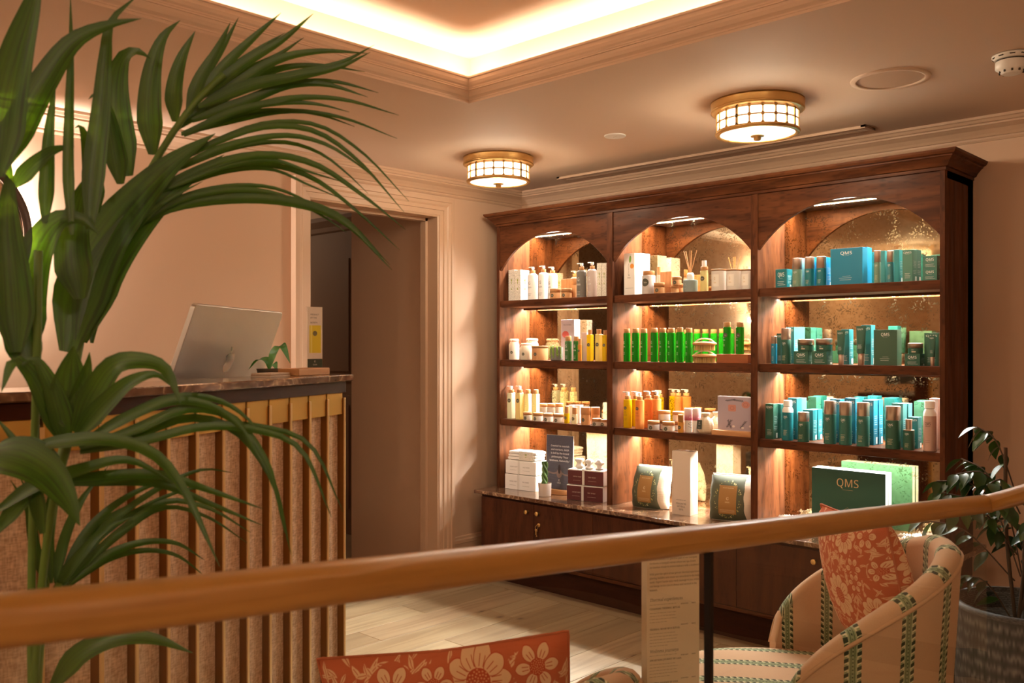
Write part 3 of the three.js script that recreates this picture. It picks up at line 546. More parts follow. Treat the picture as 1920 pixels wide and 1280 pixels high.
// ------------------------------------------------------------------ handrail with glass
const railPts = [[-260, 1192, 0.80], [0, 1163, 0.885], [320, 1128, 0.99], [640, 1090, 1.127], [905, 1058, 1.34], [1240, 1019, 1.66], [1480, 990, 2.0], [1680, 965, 2.36], [1800, 950, 2.60], [1850, 944, 2.70]].map(([u, v, Z]) => at(u, v, Z * 0.8));
const railPts2 = [[1850, 944, 2.70], [1880, 937, 2.66], [1920, 926, 2.58], [2000, 902, 2.40], [2150, 850, 2.15]].map(([u, v, Z]) => at(u, v, Z * 0.8));
{
  const t = thing('handrail', 'polished wooden handrail on glass crossing in front', 'handrail', [0, 0, 0]);
  const prof = (pts, n) => {
    const c = new THREE.CatmullRomCurve3(pts), rows = [];
    let len = c.getLength();
    for (let i = 0; i <= n; i++) {
      const q = c.getPointAt(i / n), tg = c.getTangentAt(i / n), sd = V(tg.x, 0, tg.z).normalize().cross(V(0, 1, 0)), up = sd.clone().cross(tg), row = [];
      for (let k = 0; k <= 24; k++) { const a = k / 24 * Math.PI * 2, x = Math.cos(a), y = Math.sin(a), e = 0.8; const P = q.clone().addScaledVector(sd, 0.0228 * Math.sign(x) * Math.pow(Math.abs(x), e)).addScaledVector(up, 0.0210 * Math.sign(y) * Math.pow(Math.abs(y), e)); P.u = k / 24 * 0.5; P.v = i / n * len; row.push(P); }
      rows.push(row);
    }
    return surf(rows);
  };
  const railM = phys({ map: texRail, roughness: 0.34, clearcoat: 0.35, clearcoatRoughness: 0.25 });
  part('rail', prof(railPts, 90), railM, t);
  part('rail', prof(railPts2, 24), railM, t);
  part('rail_joint', mv(new THREE.SphereGeometry(0.0217, 20, 14), railPts[9].x, railPts[9].y, railPts[9].z), railM, t);
  // glass panels below, bent to the line of the rail, with a black post between them
  const c = new THREE.CatmullRomCurve3(railPts), pane = (a, b) => { const rows = [[], []]; for (let i = 0; i <= 24; i++) { const q = c.getPointAt(a + (b - a) * i / 24); rows[0].push(V(q.x, 0.02, q.z)); rows[1].push(V(q.x, q.y - 0.019, q.z)); } return surf(rows); };
  let best = 0, bd = 1e9; for (let i = 0; i <= 400; i++) { const q = c.getPointAt(i / 400).sub(EYE), u = 960 + F * q.dot(RGT) / q.dot(FWD); if (Math.abs(u - 1328) < bd) { bd = Math.abs(u - 1328); best = i / 400; } }
  part('glass_pane', pane(0, best - 0.006), paneGlass, t, 'clear glass panel');
  part('glass_pane', pane(best + 0.006, 1), paneGlass, t, 'clear glass panel');
  const q = c.getPointAt(best), tg = c.getTangentAt(best), ry = Math.atan2(-tg.z, tg.x);
  part('post', mv(box(0.010, q.y - 0.016, 0.011).rotateY(ry), q.x, (q.y - 0.016) / 2, q.z), plain('#0d0c0b', 0.4, 0.3), t, 'black metal post');
  part('base_channel', [tube(railPts.map((p) => V(p.x, 0.02, p.z)), 0.02, 60, 6)], plain('#1a1612', 0.5, 0.4), t);
}
// ------------------------------------------------------------------ armchairs and cushions
function armchair(label, [x, z], turn, top = 0.845) {           // local +z is the open front
  const t = thing('armchair', label, 'chair', [x, 0, z], turn);
  const N = 64, span0 = 1.86, ring = (k, inset, lift, y) => {
    const f = k / N * 2 - 1, a = f * span0, e = 0.36 - inset, ez = 0.36 - inset;
    return V(Math.sin(a) * e, y, -Math.cos(a) * ez * 1.02 + 0.02);
  };
  const height = (k) => { const f = Math.abs(k / N * 2 - 1), s = Math.min(1, Math.max(0, (f - 0.12) / 0.88)); return top - (top - 0.47) * (0.35 * s + 0.65 * (1 - Math.sqrt(Math.max(0, 1 - Math.pow(s, 2.2))))); };
  const rows = [], prof = [];                       // outer bottom -> outer top -> roll -> inner top -> inner bottom
  for (let j = 0; j <= 10; j++) prof.push(['o', j / 10]);
  for (let j = 1; j < 6; j++) prof.push(['r', j / 6]);
  for (let j = 0; j <= 8; j++) prof.push(['i', j / 8]);
  for (const [kind, q] of prof) {
    const row = [];
    for (let k = 0; k <= N; k++) {
      const h = height(k), arc = k / N * 2 * span0 * 0.36, lean = (y) => 0.05 * (1 - Math.min(1, y / 0.845));
      let P, v;
      if (kind === 'o') { const y = 0.10 + (h - 0.03 - 0.10) * q; P = ring(k, lean(y), 0, y); v = y; }
      else if (kind === 'r') { const a = q * Math.PI; P = ring(k, lean(h) + 0.032 - 0.032 * Math.cos(a), 0, h - 0.03 + 0.03 * Math.sin(a)); v = h + q * 0.06; }
      else { const y = h - 0.03 - (h - 0.03 - 0.34) * q; P = ring(k, 0.064 + lean(h) * 0.6 + 0.03 * q * 0.5, 0, y); v = y; }
      P.u = arc / 0.14 + 0.18; P.v = v / 0.14; row.push(P);
    }
    rows.push(row);
  }
  part('shell', surf(rows), fabricStripe, t);
  for (const k of [0, N]) { const col = rows.map((r) => r[k].clone()); const c = col.reduce((a, b) => a.add(b), V(0, 0, 0)).multiplyScalar(1 / col.length); const pos = []; for (let i = 0; i < col.length - 1; i++) pos.push(col[i], col[i + 1], c); const g = new THREE.BufferGeometry().setFromPoints(pos); g.computeVertexNormals(); g.setAttribute('uv', new THREE.Float32BufferAttribute(pos.flatMap(() => [0.05, 0.1]), 2)); part('arm_end', g, fabricStripe, t); }
  const pipe = []; for (let k = 0; k <= N; k++) pipe.push(rows[10][k].clone().add(V(0, 0.004, 0)));
  part('piping', tube(pipe, 0.005, 120, 6), plain('#c9a27e', 0.9), t);
  // seat
  const S = [], R = (a) => { const c = Math.cos(a), s = Math.sin(a); return [0.292 * Math.sign(s) * Math.pow(Math.abs(s), 0.8), (c > 0 ? 0.42 : 0.27) * Math.sign(c) * Math.pow(Math.abs(c), 0.75)]; };
  const seatProf = [[0.98, 0.28], [1.0, 0.32], [1.02, 0.36], [1.02, 0.40], [0.99, 0.428], [0.94, 0.442], [0.8, 0.453], [0.5, 0.46], [0.2, 0.462], [0.001, 0.462]];
  for (const [s, y] of seatProf) { const row = []; for (let k = 0; k <= 48; k++) { const [a, b] = R(k / 48 * Math.PI * 2); const P = V(a * s, y, b * s); P.u = a * s / 0.14 + (y < 0.42 ? (0.42 - y) * Math.sign(a) / 0.14 * Math.abs(Math.sin(k / 48 * Math.PI * 2)) : 0); P.v = (b * s + (0.46 - y)) / 0.14; row.push(P); } S.push(row); }
  part('seat_cushion', surf(S), fabricStripe, t);
  part('base', mv(lathe([[0.30, 0.07], [0.31, 0.10], [0.30, 0.30], [0.0001, 0.30]], 32), 0, 0, 0), fabricStripe, t);
  for (const [a, b] of [[-0.2, 0.22], [0.2, 0.22], [-0.18, -0.2], [0.18, -0.2]]) part('leg', cyl(0.013, 0.02, 0.08, 0, 12, a, b), plain('#3a2416', 0.5), t);
  return t;
}
function cushion(label, size, thick, M, tall = size) {
  const t = thing('cushion', label, 'cushion', [0, 0, 0]);
  const n = 24, face = (sg) => { const rows = []; for (let j = 0; j <= n; j++) { const row = []; for (let i = 0; i <= n; i++) { const a = i / n * 2 - 1, b = j / n * 2 - 1, e = Math.pow((1 - a * a) * (1 - b * b), 0.42), pin = 1 - 0.07 * (1 - Math.abs(a * b)) * (Math.max(Math.abs(a), Math.abs(b)) ** 4); const P = V(a * size / 2 * (sg) * pin, b * tall / 2 * pin, sg * thick / 2 * e); P.u = i / n; P.v = 1 - (1 - j / n) * tall / size; row.push(P); } rows.push(row); } return surf(rows); };
  for (const s of [1, -1]) { const g = face(s); g.applyMatrix4(M); part(s > 0 ? 'front_cover' : 'back_cover', g, fabricFloral, t); }
  const e = []; for (let k = 0; k <= 96; k++) { const q = k / 96 * 4, s = Math.floor(q) % 4, f = (q - Math.floor(q)) * 2 - 1, [a, b] = [[f, -1], [1, f], [-f, 1], [-1, -f]][s], pin = 1 - 0.07 * (1 - Math.abs(a * b)); e.push(V(a * size / 2 * pin, b * tall / 2 * pin, 0).applyMatrix4(M)); }
  part('piping', tube(e, 0.003, 160, 6), plain('#b9633f', 0.9), t);
  return t;
}
const faceDir = (dx, dz) => Math.atan2(dx, dz);
const CH1 = at(1535, 0, 2.44), CH2 = at(893, 0, 1.88);
armchair('striped beige tub armchair in front of the base cabinets', [CH1.x, CH1.z], faceDir(-RGT.x * 0.95 + FWD.x * 0.24, -RGT.z * 0.95 + FWD.z * 0.24));
armchair('striped beige tub armchair with its back to the handrail', [CH2.x, CH2.z], faceDir(FWD.x * 0.8 - RGT.x * 0.6, FWD.z * 0.8 - RGT.z * 0.6), 0.735);
{
  const basis = (c, n, roll, lean) => { const z = n.clone().normalize(), y0 = V(0, 1, 0).addScaledVector(z, -lean).normalize(), x = y0.clone().cross(z).normalize(), zz = x.clone().cross(y0).normalize(); const M = new THREE.Matrix4().makeBasis(x, y0, zz); M.multiply(new THREE.Matrix4().makeRotationZ(roll)); M.setPosition(c); return M; };
  cushion('coral floral cushion standing in the armchair by the cabinets', 0.38, 0.17, basis(at(1626, 1088, 2.47), V(0, 0, 0).addScaledVector(RGT, -0.93).addScaledVector(FWD, -0.10), 0.06, -0.22));
  cushion('coral floral cushion leaning over the back of the armchair by the handrail', 0.485, 0.14, basis(at(850, 1366, 1.76), FWD.clone().multiplyScalar(-1), 0.115, -0.1), 0.34);
}
// small side table with an upright spa menu
{
  const p = at(1338, 0, 1.98), pm = at(1262, 0, 1.93);
  const t = thing('side_table', 'small round dark side table holding the upright menu card', 'table', [p.x, 0, p.z]);
  part('table_top', lathe([[0.0001, 0.53], [0.13, 0.53], [0.135, 0.535], [0.135, 0.545], [0.0001, 0.55]], 32), oakDoor, t);
  part('column', cyl(0.015, 0.015, 0.53, 0.005, 16), plain('#1a1612', 0.4, 0.5), t);
  part('foot', lathe([[0.0001, 0], [0.12, 0], [0.12, 0.008], [0.02, 0.014], [0.0001, 0.014]], 32), plain('#1a1612', 0.4, 0.5), t);
  const m = thing('menu_card', 'tall cream folded menu card headed with wellbeing text', 'menu', [pm.x, 0.55, pm.z], Math.atan2(-FWD.x, -FWD.z) + 0.28);
  const menu = canvasTex(512, 1400, (c, w, h) => {
    c.fillStyle = '#e2cfb2'; c.fillRect(0, 0, w, h); c.fillStyle = '#4a3d2e';
    c.font = 'bold 30px serif'; c.save(); c.translate(26, 70); c.scale(0.92, 1); c.fillText('WELLBEING THROUGH HERITAGE', 0, 0); c.restore();
    c.font = '19px serif';
    const para = (y, lines) => lines.forEach((s, i) => c.fillText(s, 26, y + i * 31));
    para(120, ['To bathe beneath the graceful gaze of our Georgian', 'forebears; a tranquil retreat where our spa draws', 'on timeless rituals to restore balance with a modern touch.']);
    para(235, ['With pure the spirit of our private thermal experiences,', 'glowing bubbles and steam our sensations to the body and', 'mind. Expert hands tailor each massage to you, while', 'our lounge invites you to dream and unwind in the', 'warmth.']);
    c.font = 'italic 32px serif'; c.fillText('Thermal experiences', 26, 440); c.fillText('Wellness journeys', 26, 840); c.fillText('Facials', 26, 1260);
    c.font = 'bold 19px serif'; c.fillText('CLEANSING THERMAL RITUAL', 26, 505); c.fillText('THERMAL MOOR MUD RITUAL', 26, 665); c.fillText('AWAKENING JOURNEY BY GAIA', 26, 905); c.fillText('CALMING JOURNEY BY GAIA', 26, 1085);
    c.font = '16px serif';
    const blur = (y, n, ww) => { for (let i = 0; i < n; i++) { c.fillStyle = 'rgba(74,61,46,.55)'; let x = 26; while (x < 26 + ww - (i === n - 1 ? 90 : rnd() * 30)) { const l = 8 + rnd() * 26; c.fillRect(x, y + i * 24, l, 3); x += l + 6; } } };
    blur(465, 1, 330); blur(530, 4, 260); blur(690, 5, 270); blur(862, 1, 340); blur(930, 5, 270); blur(1110, 5, 270); blur(1290, 4, 280);
    c.fillStyle = '#4a3d2e'; c.font = 'bold 13px serif'; for (const y of [478, 640, 880, 1062]) { c.fillText('DURATION', 330, y); c.fillText('PRICE', 436, y); }
  });
  part('front_page', mv(new THREE.PlaneGeometry(0.122, 0.38), 0, 0.19, 0.0012), mat({ map: menu, roughness: 0.6 }), m);
  part('card', [box(0.122, 0.38, 0.002, 0, 0.19, 0), mv(box(0.122, 0.38, 0.002, -0.061, 0.19, 0).rotateY(-0.5), 0.061, 0, -0.001)], plain('#e6d8c2', 0.6), m);
}
// ------------------------------------------------------------------ plants
const texLeaf = dataTex(128, 64, (u, v) => { const s = noise(u * 3, v * 26, 3, 26, 1), m = noise(u * 5, v * 4, 5, 4, 2), k = 0.7 + 0.5 * s; return mixc([78 * k, 128 * k, 18 * k], [150, 164, 36], 0.28 * m); });
const palmLeaf = phys({ map: texLeaf, color: 0xb4c49c, roughness: 0.42, transmission: 0.35 }), leafMat = [palmLeaf, palmLeaf, palmLeaf];
function blade(pts, w, fold = 0.25, n = 18, peak = 0.75) {      // ribbon leaf along 3-D points, width in metres
  const c = new THREE.CatmullRomCurve3(pts, false, 'centripetal'), rows = [[], [], [], [], []];
  for (let i = 0; i <= n; i++) {
    const s = i / n, q = c.getPointAt(s), tg = c.getTangentAt(s), view = EYE.clone().sub(q).normalize().add(V(0, 0.35, 0)).normalize();
    const sd = tg.clone().cross(view).normalize(), nr = sd.clone().cross(tg).normalize();
    const ww = w / 2 * Math.min(1, 0.3 + 3.5 * s) * (1 - Math.pow(s, 2.2)) + 0.0003;
    for (let k = 0; k < 5; k++) { const f = (k - 2) / 2; rows[k].push(q.clone().addScaledVector(sd, f * ww).addScaledVector(nr, (Math.abs(f) - 0.5) * ww * fold)); }
  }
  return surf(rows);
}
{
  const base = at(62, 0, 1.36); base.y = 0;
  const t = thing('kentia_palm', 'tall potted palm with long arching fronds beside the reception desk', 'palm', [0, 0, 0]);
  part('pot', mv(lathe([[0.0001, 0], [0.10, 0], [0.125, 0.30], [0.13, 0.32], [0.12, 0.32], [0.115, 0.29], [0.0001, 0.29]], 32), base.x, 0, base.z), plain('#5a4a3c', 0.7), t);
  const stemM = plain('#56722a', 0.5), px = (Z, u) => Z / F;
  // each frond: rachis pixels with depth, then leaflets [material, width px, Z start, Z end, points...]
  const fronds = [
    { stem: [[70, 1300, 1.36], [95, 1000, 1.40], [130, 760, 1.45], [165, 580, 1.5], [205, 450, 1.52], [262, 352, 1.54], [330, 240, 1.55], [372, 186, 1.56], [420, 140, 1.57]], r: 0.006, leaves: [
      [1, 44, 1.54, 1.50, [240, 330], [224, 250], [219, 160], [232, 108], [256, 96], [282, 110]],
      [1, 36, 1.54, 1.56, [286, 290], [280, 200], [288, 120], [308, 66], [338, 38]],
      [1, 30, 1.55, 1.57, [328, 228], [326, 170], [340, 110], [366, 58]],
      [1, 24, 1.55, 1.58, [352, 212], [374, 150], [406, 96], [432, 42]],
      [1, 20, 1.56, 1.60, [372, 186], [420, 124], [480, 66], [527, 24]],
      [1, 20, 1.56, 1.62, [380, 180], [450, 124], [530, 74], [588, 25]],
      [0, 22, 1.56, 1.64, [330, 240], [430, 168], [520, 112], [600, 96], [690, 100]],
      [1, 24, 1.55, 1.62, [372, 200], [470, 160], [560, 142], [640, 124], [694, 98]],
      [0, 20, 1.55, 1.64, [360, 225], [460, 190], [540, 160], [610, 158], [690, 182]],
      [1, 14, 1.54, 1.62, [340, 250], [430, 215], [540, 185], [640, 186], [748, 216]],
      [1, 14, 1.54, 1.62, [345, 252], [450, 205], [540, 192], [600, 196], [655, 210]],
      [1, 13, 1.53, 1.60, [300, 322], [400, 268], [500, 237], [590, 246], [670, 300], [758, 398]],
      [1, 13, 1.53, 1.60, [310, 326], [430, 272], [540, 254], [610, 270], [660, 300], [706, 336]],
      [1, 16, 1.52, 1.60, [290, 362], [400, 308], [500, 290], [590, 308], [680, 366], [760, 430]],
      [1, 11, 1.52, 1.59, [300, 360], [420, 312], [510, 300], [580, 322], [645, 342]],
      [0, 24, 1.51, 1.58, [262, 420], [330, 386], [420, 372], [540, 378], [640, 412], [735, 506]],
      [1, 13, 1.51, 1.58, [258, 428], [330, 378], [430, 356], [520, 364], [600, 402], [650, 436]],
      [0, 78, 1.46, 1.54, [128, 660], [150, 560], [196, 450], [262, 366], [330, 300], [404, 250]],
      [0, 62, 1.47, 1.55, [150, 640], [190, 520], [250, 430], [330, 350], [420, 290]],
      [2, 22, 1.48, 1.52, [172, 640], [184, 580], [200, 520], [236, 452], [300, 384], [380, 340]] ] },
    { stem: [[60, 1300, 1.36], [60, 1040, 1.34], [66, 800, 1.32], [70, 640, 1.30], [72, 470, 1.30]], r: 0.006, leaves: [
      [0, 60, 1.24, 1.22, [-6, 330], [10, 200], [32, 100], [62, 0], [80, -70]],
      [1, 46, 1.26, 1.34, [-10, 330], [40, 230], [84, 150], [140, 76], [205, 46], [265, 35]],
      [0, 19, 1.34, 1.36, [134, 440], [128, 320], [130, 200], [133, 90], [132, -10]],
      [0, 32, 1.36, 1.38, [168, 430], [176, 320], [190, 200], [198, 100], [208, 40], [258, -8]],
      [0, 26, 1.36, 1.38, [84, 420], [88, 330], [92, 250], [104, 150]],
      [2, 42, 1.42, 1.44, [226, 345], [212, 262], [196, 196], [180, 176], [166, 186]],
      [2, 40, 1.44, 1.46, [180, 400], [172, 320], [160, 258], [150, 236], [140, 240]],
      [1, 30, 1.34, 1.36, [26, 350], [60, 312], [100, 282], [140, 274]],
      [0, 66, 1.30, 1.36, [42, 680], [44, 560], [72, 460], [110, 412], [150, 408], [188, 442]],
      [0, 56, 1.28, 1.26, [30, 660], [24, 540], [14, 420], [20, 300]],
      [0, 50, 1.30, 1.30, [60, 700], [36, 620], [14, 540], [2, 470]],
      [1, 54, 1.40, 1.42, [150, 560], [136, 470], [148, 380], [170, 320]] ] },
    { stem: [[64, 1300, 1.36], [80, 1080, 1.33], [104, 920, 1.30], [128, 830, 1.28]], r: 0.006, leaves: [
      [2, 42, 1.28, 1.22, [120, 830], [90, 760], [58, 700], [28, 676], [2, 736]],
      [2, 44, 1.28, 1.24, [124, 830], [112, 770], [90, 710], [62, 672], [36, 690]],
      [1, 66, 1.28, 1.27, [132, 800], [132, 740], [134, 690], [138, 648]],
      [2, 40, 1.29, 1.27, [136, 800], [150, 740], [164, 690], [168, 660]],
      [2, 52, 1.28, 1.26, [140, 810], [176, 738], [216, 684], [262, 676], [308, 690], [340, 760]],
      [2, 42, 1.28, 1.26, [142, 820], [190, 764], [244, 716], [294, 702], [318, 722]],
      [2, 24, 1.28, 1.28, [148, 834], [230, 786], [320, 752], [400, 762], [452, 800], [482, 846]],
      [2, 22, 1.28, 1.30, [150, 838], [250, 806], [350, 766], [430, 780], [500, 866], [534, 1000]],
      [2, 20, 1.28, 1.30, [150, 846], [260, 828], [380, 800], [480, 806], [560, 838], [622, 970]],
      [2, 30, 1.26, 1.22, [20, 850], [110, 828], [210, 824], [290, 852], [340, 910], [412, 1062]],
      [1, 66, 1.20, 1.16, [-20, 850], [30, 856], [84, 884], [124, 934], [150, 986]],
      [2, 24, 1.27, 1.28, [100, 905], [200, 892], [300, 890], [390, 918], [494, 954]],
      [2, 30, 1.24, 1.26, [-10, 960], [60, 912], [150, 880], [240, 862], [330, 908]],
      [2, 34, 1.25, 1.26, [-10, 1000], [50, 930], [110, 890], [190, 860]],
      [2, 26, 1.26, 1.22, [110, 860], [60, 830], [10, 830], [-20, 860]],
      [2, 30, 1.26, 1.24, [80, 1000], [60, 900], [30, 830], [-10, 780]] ] },
    { stem: [[58, 1300, 1.36], [80, 1180, 1.36], [112, 1092, 1.37]], r: 0.005, leaves: [
      [1, 18, 1.38, 1.48, [110, 1092], [170, 988], [240, 930], [330, 892]],
      [1, 15, 1.38, 1.50, [114, 1094], [200, 986], [300, 914], [380, 880], [436, 886]],
      [1, 15, 1.38, 1.50, [118, 1098], [220, 1000], [310, 940], [390, 952], [470, 998]],
      [1, 16, 1.38, 1.48, [122, 1100], [200, 1040], [270, 1016], [330, 1018], [384, 1050]],
      [2, 20, 1.38, 1.40, [104, 1090], [120, 1010], [150, 940], [190, 890]],
      [2, 20, 1.38, 1.38, [96, 1090], [92, 1010], [100, 940], [120, 880]],
      [2, 18, 1.38, 1.36, [88, 1100], [60, 1010], [50, 950], [20, 900]],
      [0, 34, 1.36, 1.34, [96, 1290], [150, 1226], [220, 1196], [290, 1198], [362, 1224]],
      [2, 24, 1.37, 1.40, [100, 1110], [150, 1040], [200, 990], [250, 968]] ] },
  ];
  const rootP = base.clone().setY(0.3);
  for (const f of fronds) {
    const sp = [rootP.clone().add(V(rr(-0.03, 0.03), 0, rr(-0.03, 0.03))), ...f.stem.map((p) => at(...p))];
    const fr = part('frond', tube(sp, f.r, 60, 8), stemM, t);
    for (const [m, w, z0, z1, ...pts] of f.leaves) {
      const n = pts.length - 1, P = pts.map(([u, v], i) => at(u, v, z0 + (z1 - z0) * i / n));
      if (w < 26 && f !== fronds[1]) {                // a slightly turned neighbour behind each slim leaflet
        const du = rr(-24, 24), dv = rr(14, 44) * (rnd() > 0.5 ? 1 : -0.6), Q2 = pts.map(([u, v], i) => at(u + du * i / n, v + dv * i / n + 3, z0 + (z1 - z0) * i / n + 0.03));
        part('leaflet', blade(Q2, w * 0.85 * z0 / F), leafMat[m], fr);
      }
      part('leaflet', blade(P, w * (m === 2 ? 0.95 : w > 30 ? 1.3 : 1.08) * z0 / F), leafMat[m], fr);
    }
  }
}
function ficus(label, x, z, name) {
  const t = thing('leafy_plant', label, 'plant', [x, 0, z]);
  part('pot', lathe([[0.0001, 0], [0.185, 0], [0.20, 0.06], [0.215, 0.50], [0.213, 0.515], [0.195, 0.515], [0.192, 0.45], [0.0001, 0.45]], 40), mat({ map: (() => { const c = texPotWeave.clone(); c.repeat.set(6, 3); c.needsUpdate = true; return c; })(), roughness: 0.6, bumpMap: texPotWeave, bumpScale: 0.002 }), t, 'grey woven pot');
  const bark = plain('#4a3826', 0.85), leafM = [0x2c4a20, 0x35561f, 0x24401c].map((c) => phys({ color: c, roughness: 0.32, transmission: 0.15 }));
  for (let k = 0; k < 4; k++) part('stem', tube([V(rr(-0.04, 0.04), 0.45, rr(-0.04, 0.04)), V(rr(-0.06, 0.06), 0.75, rr(-0.06, 0.06)), V(rr(-0.12, 0.12), 1.02, rr(-0.12, 0.12))], 0.006, 16, 6), bark, t);
  const lf = new THREE.BufferGeometry();
  { const rows = [[], [], []]; for (let i = 0; i <= 8; i++) { const s = i / 8, w = 0.24 * Math.sin(Math.PI * Math.pow(s, 0.8)) + 0.004, y = -0.25 * s * s; rows[0].push(V(-w, y + w * 0.25, s)); rows[1].push(V(0, y, s)); rows[2].push(V(w, y + w * 0.25, s)); } lf.copy(surf(rows)); }
  for (let k = 0; k < 26; k++) {
    const a = k * 2.399, e = rr(0, 1), y0 = 0.55 + 0.45 * e, R = (0.12 + 0.16 * Math.sin(Math.PI * (0.25 + 0.7 * e))) * rr(0.85, 1.15);
    const tip = V(Math.cos(a) * R * 1.05, y0 + rr(-0.02, 0.10), Math.sin(a) * R * 1.05), root = V(Math.cos(a) * 0.03, y0 - 0.12, Math.sin(a) * 0.03), mid = root.clone().lerp(tip, 0.55).add(V(0, 0.06, 0));
    const cv = new THREE.CatmullRomCurve3([root, mid, tip]), b = part('branch', new THREE.TubeGeometry(cv, 10, 0.0025, 5), bark, t);
    for (let j = 0; j < 11; j++) {
      const s = 0.25 + 0.75 * j / 10, q = cv.getPoint(s), m = new THREE.Mesh(lf, leafM[(j + k) % 3]); m.name = 'leaf'; m.castShadow = m.receiveShadow = true;
      const L = rr(0.055, 0.085), yaw = a + (j % 2 ? 1 : -1) * rr(0.4, 1.3) + (j === 10 ? 0 : 0);
      m.scale.set(L, L, L); m.position.copy(q); m.rotation.set(rr(0.15, 0.9), Math.PI / 2 - yaw, rr(-0.4, 0.4), 'YXZ'); b.add(m);
    }
  }
  return t;
}
ficus('leafy green plant in a grey woven pot beside the bookcase', 3.04, 0.84);
ficus('leafy green plant in a grey woven pot behind the reception desk', 0.47, 2.52);
// ------------------------------------------------------------------ products on the shelves
const BAYNAME = ['doorway bay', 'middle bay', 'plant-side bay'], ROWNAME = ['top shelf', 'second shelf', 'third shelf', 'worktop'];
const decal = (w, h, draw, roughness = 0.5) => new THREE.MeshStandardMaterial({ map: canvasTex(w, h, draw), transparent: true, roughness });
const lines = (c, x, y, w, n, gap, col, th = 2) => { c.fillStyle = col; for (let i = 0; i < n; i++) c.fillRect(x + rnd() * w * 0.1, y + i * gap, w * (0.7 + 0.3 * rnd()), th); };
const brandPrint = (w, h, size, col, kind) => decal(w, h, (c) => {
  c.textAlign = 'center'; c.fillStyle = col; c.font = '500 ' + size + 'px sans-serif'; const cy = kind === 'low' ? h * 0.4 : size * 1.5; c.save(); c.translate(w / 2, cy); c.scale(1.22, 1); c.fillText('QMS', 0, 0); c.restore(); c.fillRect(w / 2 - size * 0.62, cy + size * 0.28, size * 1.24, 2);
  if (kind === 'tall') lines(c, w * 0.2, h * 0.74, w * 0.6, 5, h * 0.035, col, 3);
  if (kind === 'low') lines(c, w * 0.15, h * 0.66, w * 0.7, 3, h * 0.09, col, 3);
  if (kind === 'big') { lines(c, w * 0.35, h * 0.76, w * 0.3, 1, 10, col, 3); lines(c, w * 0.27, h * 0.81, w * 0.46, 2, h * 0.05, col, 4); }
  if (kind === 'hex') { c.strokeStyle = col; c.lineWidth = 2; c.beginPath(); for (let k = 0; k <= 6; k++) { const a = Math.PI / 6 + k * Math.PI / 3; c[k ? 'lineTo' : 'moveTo'](w / 2 + 92 * Math.cos(a), h * 0.72 + 92 * Math.sin(a)); } c.stroke(); c.font = '22px sans-serif'; c.fillText('DERMA LINE', w / 2, h * 0.72); }
});
const WHITE = '#f4f4ee', GOLD = '#d8b98a';
const prTall = brandPrint(128, 512, 40, WHITE, 'tall'), prLow = brandPrint(256, 192, 58, WHITE, 'low'), prBig = brandPrint(512, 640, 74, WHITE, 'big'), prHex = brandPrint(768, 560, 92, GOLD, 'hex');
const prSide = decal(64, 256, (c) => { lines(c, 8, 90, 46, 5, 12, 'rgba(230,245,240,.7)', 3); lines(c, 8, 165, 46, 3, 12, 'rgba(230,245,240,.7)', 3); c.fillStyle = '#e8eee8'; c.fillRect(34, 212, 22, 38); });
const prBottle = decal(128, 256, (c) => { c.fillStyle = WHITE; c.font = '30px sans-serif'; c.fillText('QMS', 30, 40); c.fillRect(50, 48, 20, 3); lines(c, 20, 170, 70, 5, 13, 'rgba(236,226,190,.9)', 3); });
const prPink = decal(128, 256, (c) => { c.fillStyle = '#3a3034'; c.font = '34px sans-serif'; c.fillText('QMS', 28, 60); c.fillRect(30, 70, 66, 2); lines(c, 26, 190, 70, 2, 14, 'rgba(70,56,60,.7)', 2); });
const prRound = decal(128, 128, (c) => { c.fillStyle = '#4c4836'; c.beginPath(); c.arc(64, 64, 60, 0, 7); c.fill(); c.strokeStyle = '#e9dfc6'; c.lineWidth = 5; c.beginPath(); c.moveTo(36, 60); c.bezierCurveTo(48, 40, 56, 84, 66, 62); c.bezierCurveTo(74, 46, 84, 80, 94, 62); c.stroke(); c.lineWidth = 2; c.beginPath(); c.moveTo(40, 84); c.lineTo(88, 84); c.stroke(); });
const gaia = (col) => decal(96, 192, (c) => { c.fillStyle = col; c.textAlign = 'center'; c.font = '44px serif'; c.fillText('G', 48, 60); c.font = '22px serif'; c.fillText('GAIA', 48, 96); lines(c, 22, 150, 52, 3, 12, col, 2); });
const prGaiaW = gaia('#f3efe4'), prGaiaD = gaia('#4c4836');
const damask = (c, w, h) => { c.fillStyle = '#efe6d6'; c.fillRect(0, 0, w, h); for (let j = 0; j < 24; j++) for (let i = 0; i < 8; i++) { const x = (i + 0.5 + (j % 2) * 0.5) * w / 8, y = (j + 0.5) * h / 24; c.fillStyle = (i + j) % 3 ? '#4a4438' : '#8a7c5c'; c.beginPath(); c.arc(x, y, 2.6, 0, 7); c.fill(); c.strokeStyle = '#6a604a'; c.lineWidth = 1.6; c.beginPath(); c.arc(x, y, 6, rnd() * 3, 3 + rnd() * 3); c.stroke(); } c.fillStyle = '#8f9a24'; for (const [x, y, r] of [[0.5, 0.34, 15], [0.5, 0.42, 10], [0.5, 0.62, 12]]) { c.beginPath(); c.moveTo(w * x, h * y - r * 1.5); c.quadraticCurveTo(w * x + r * 1.5, h * y, w * x, h * y + r); c.quadraticCurveTo(w * x - r * 1.5, h * y, w * x, h * y - r * 1.5); c.fill(); } };
const mDamask = mat({ map: canvasTex(128, 384, damask), roughness: 0.5 });
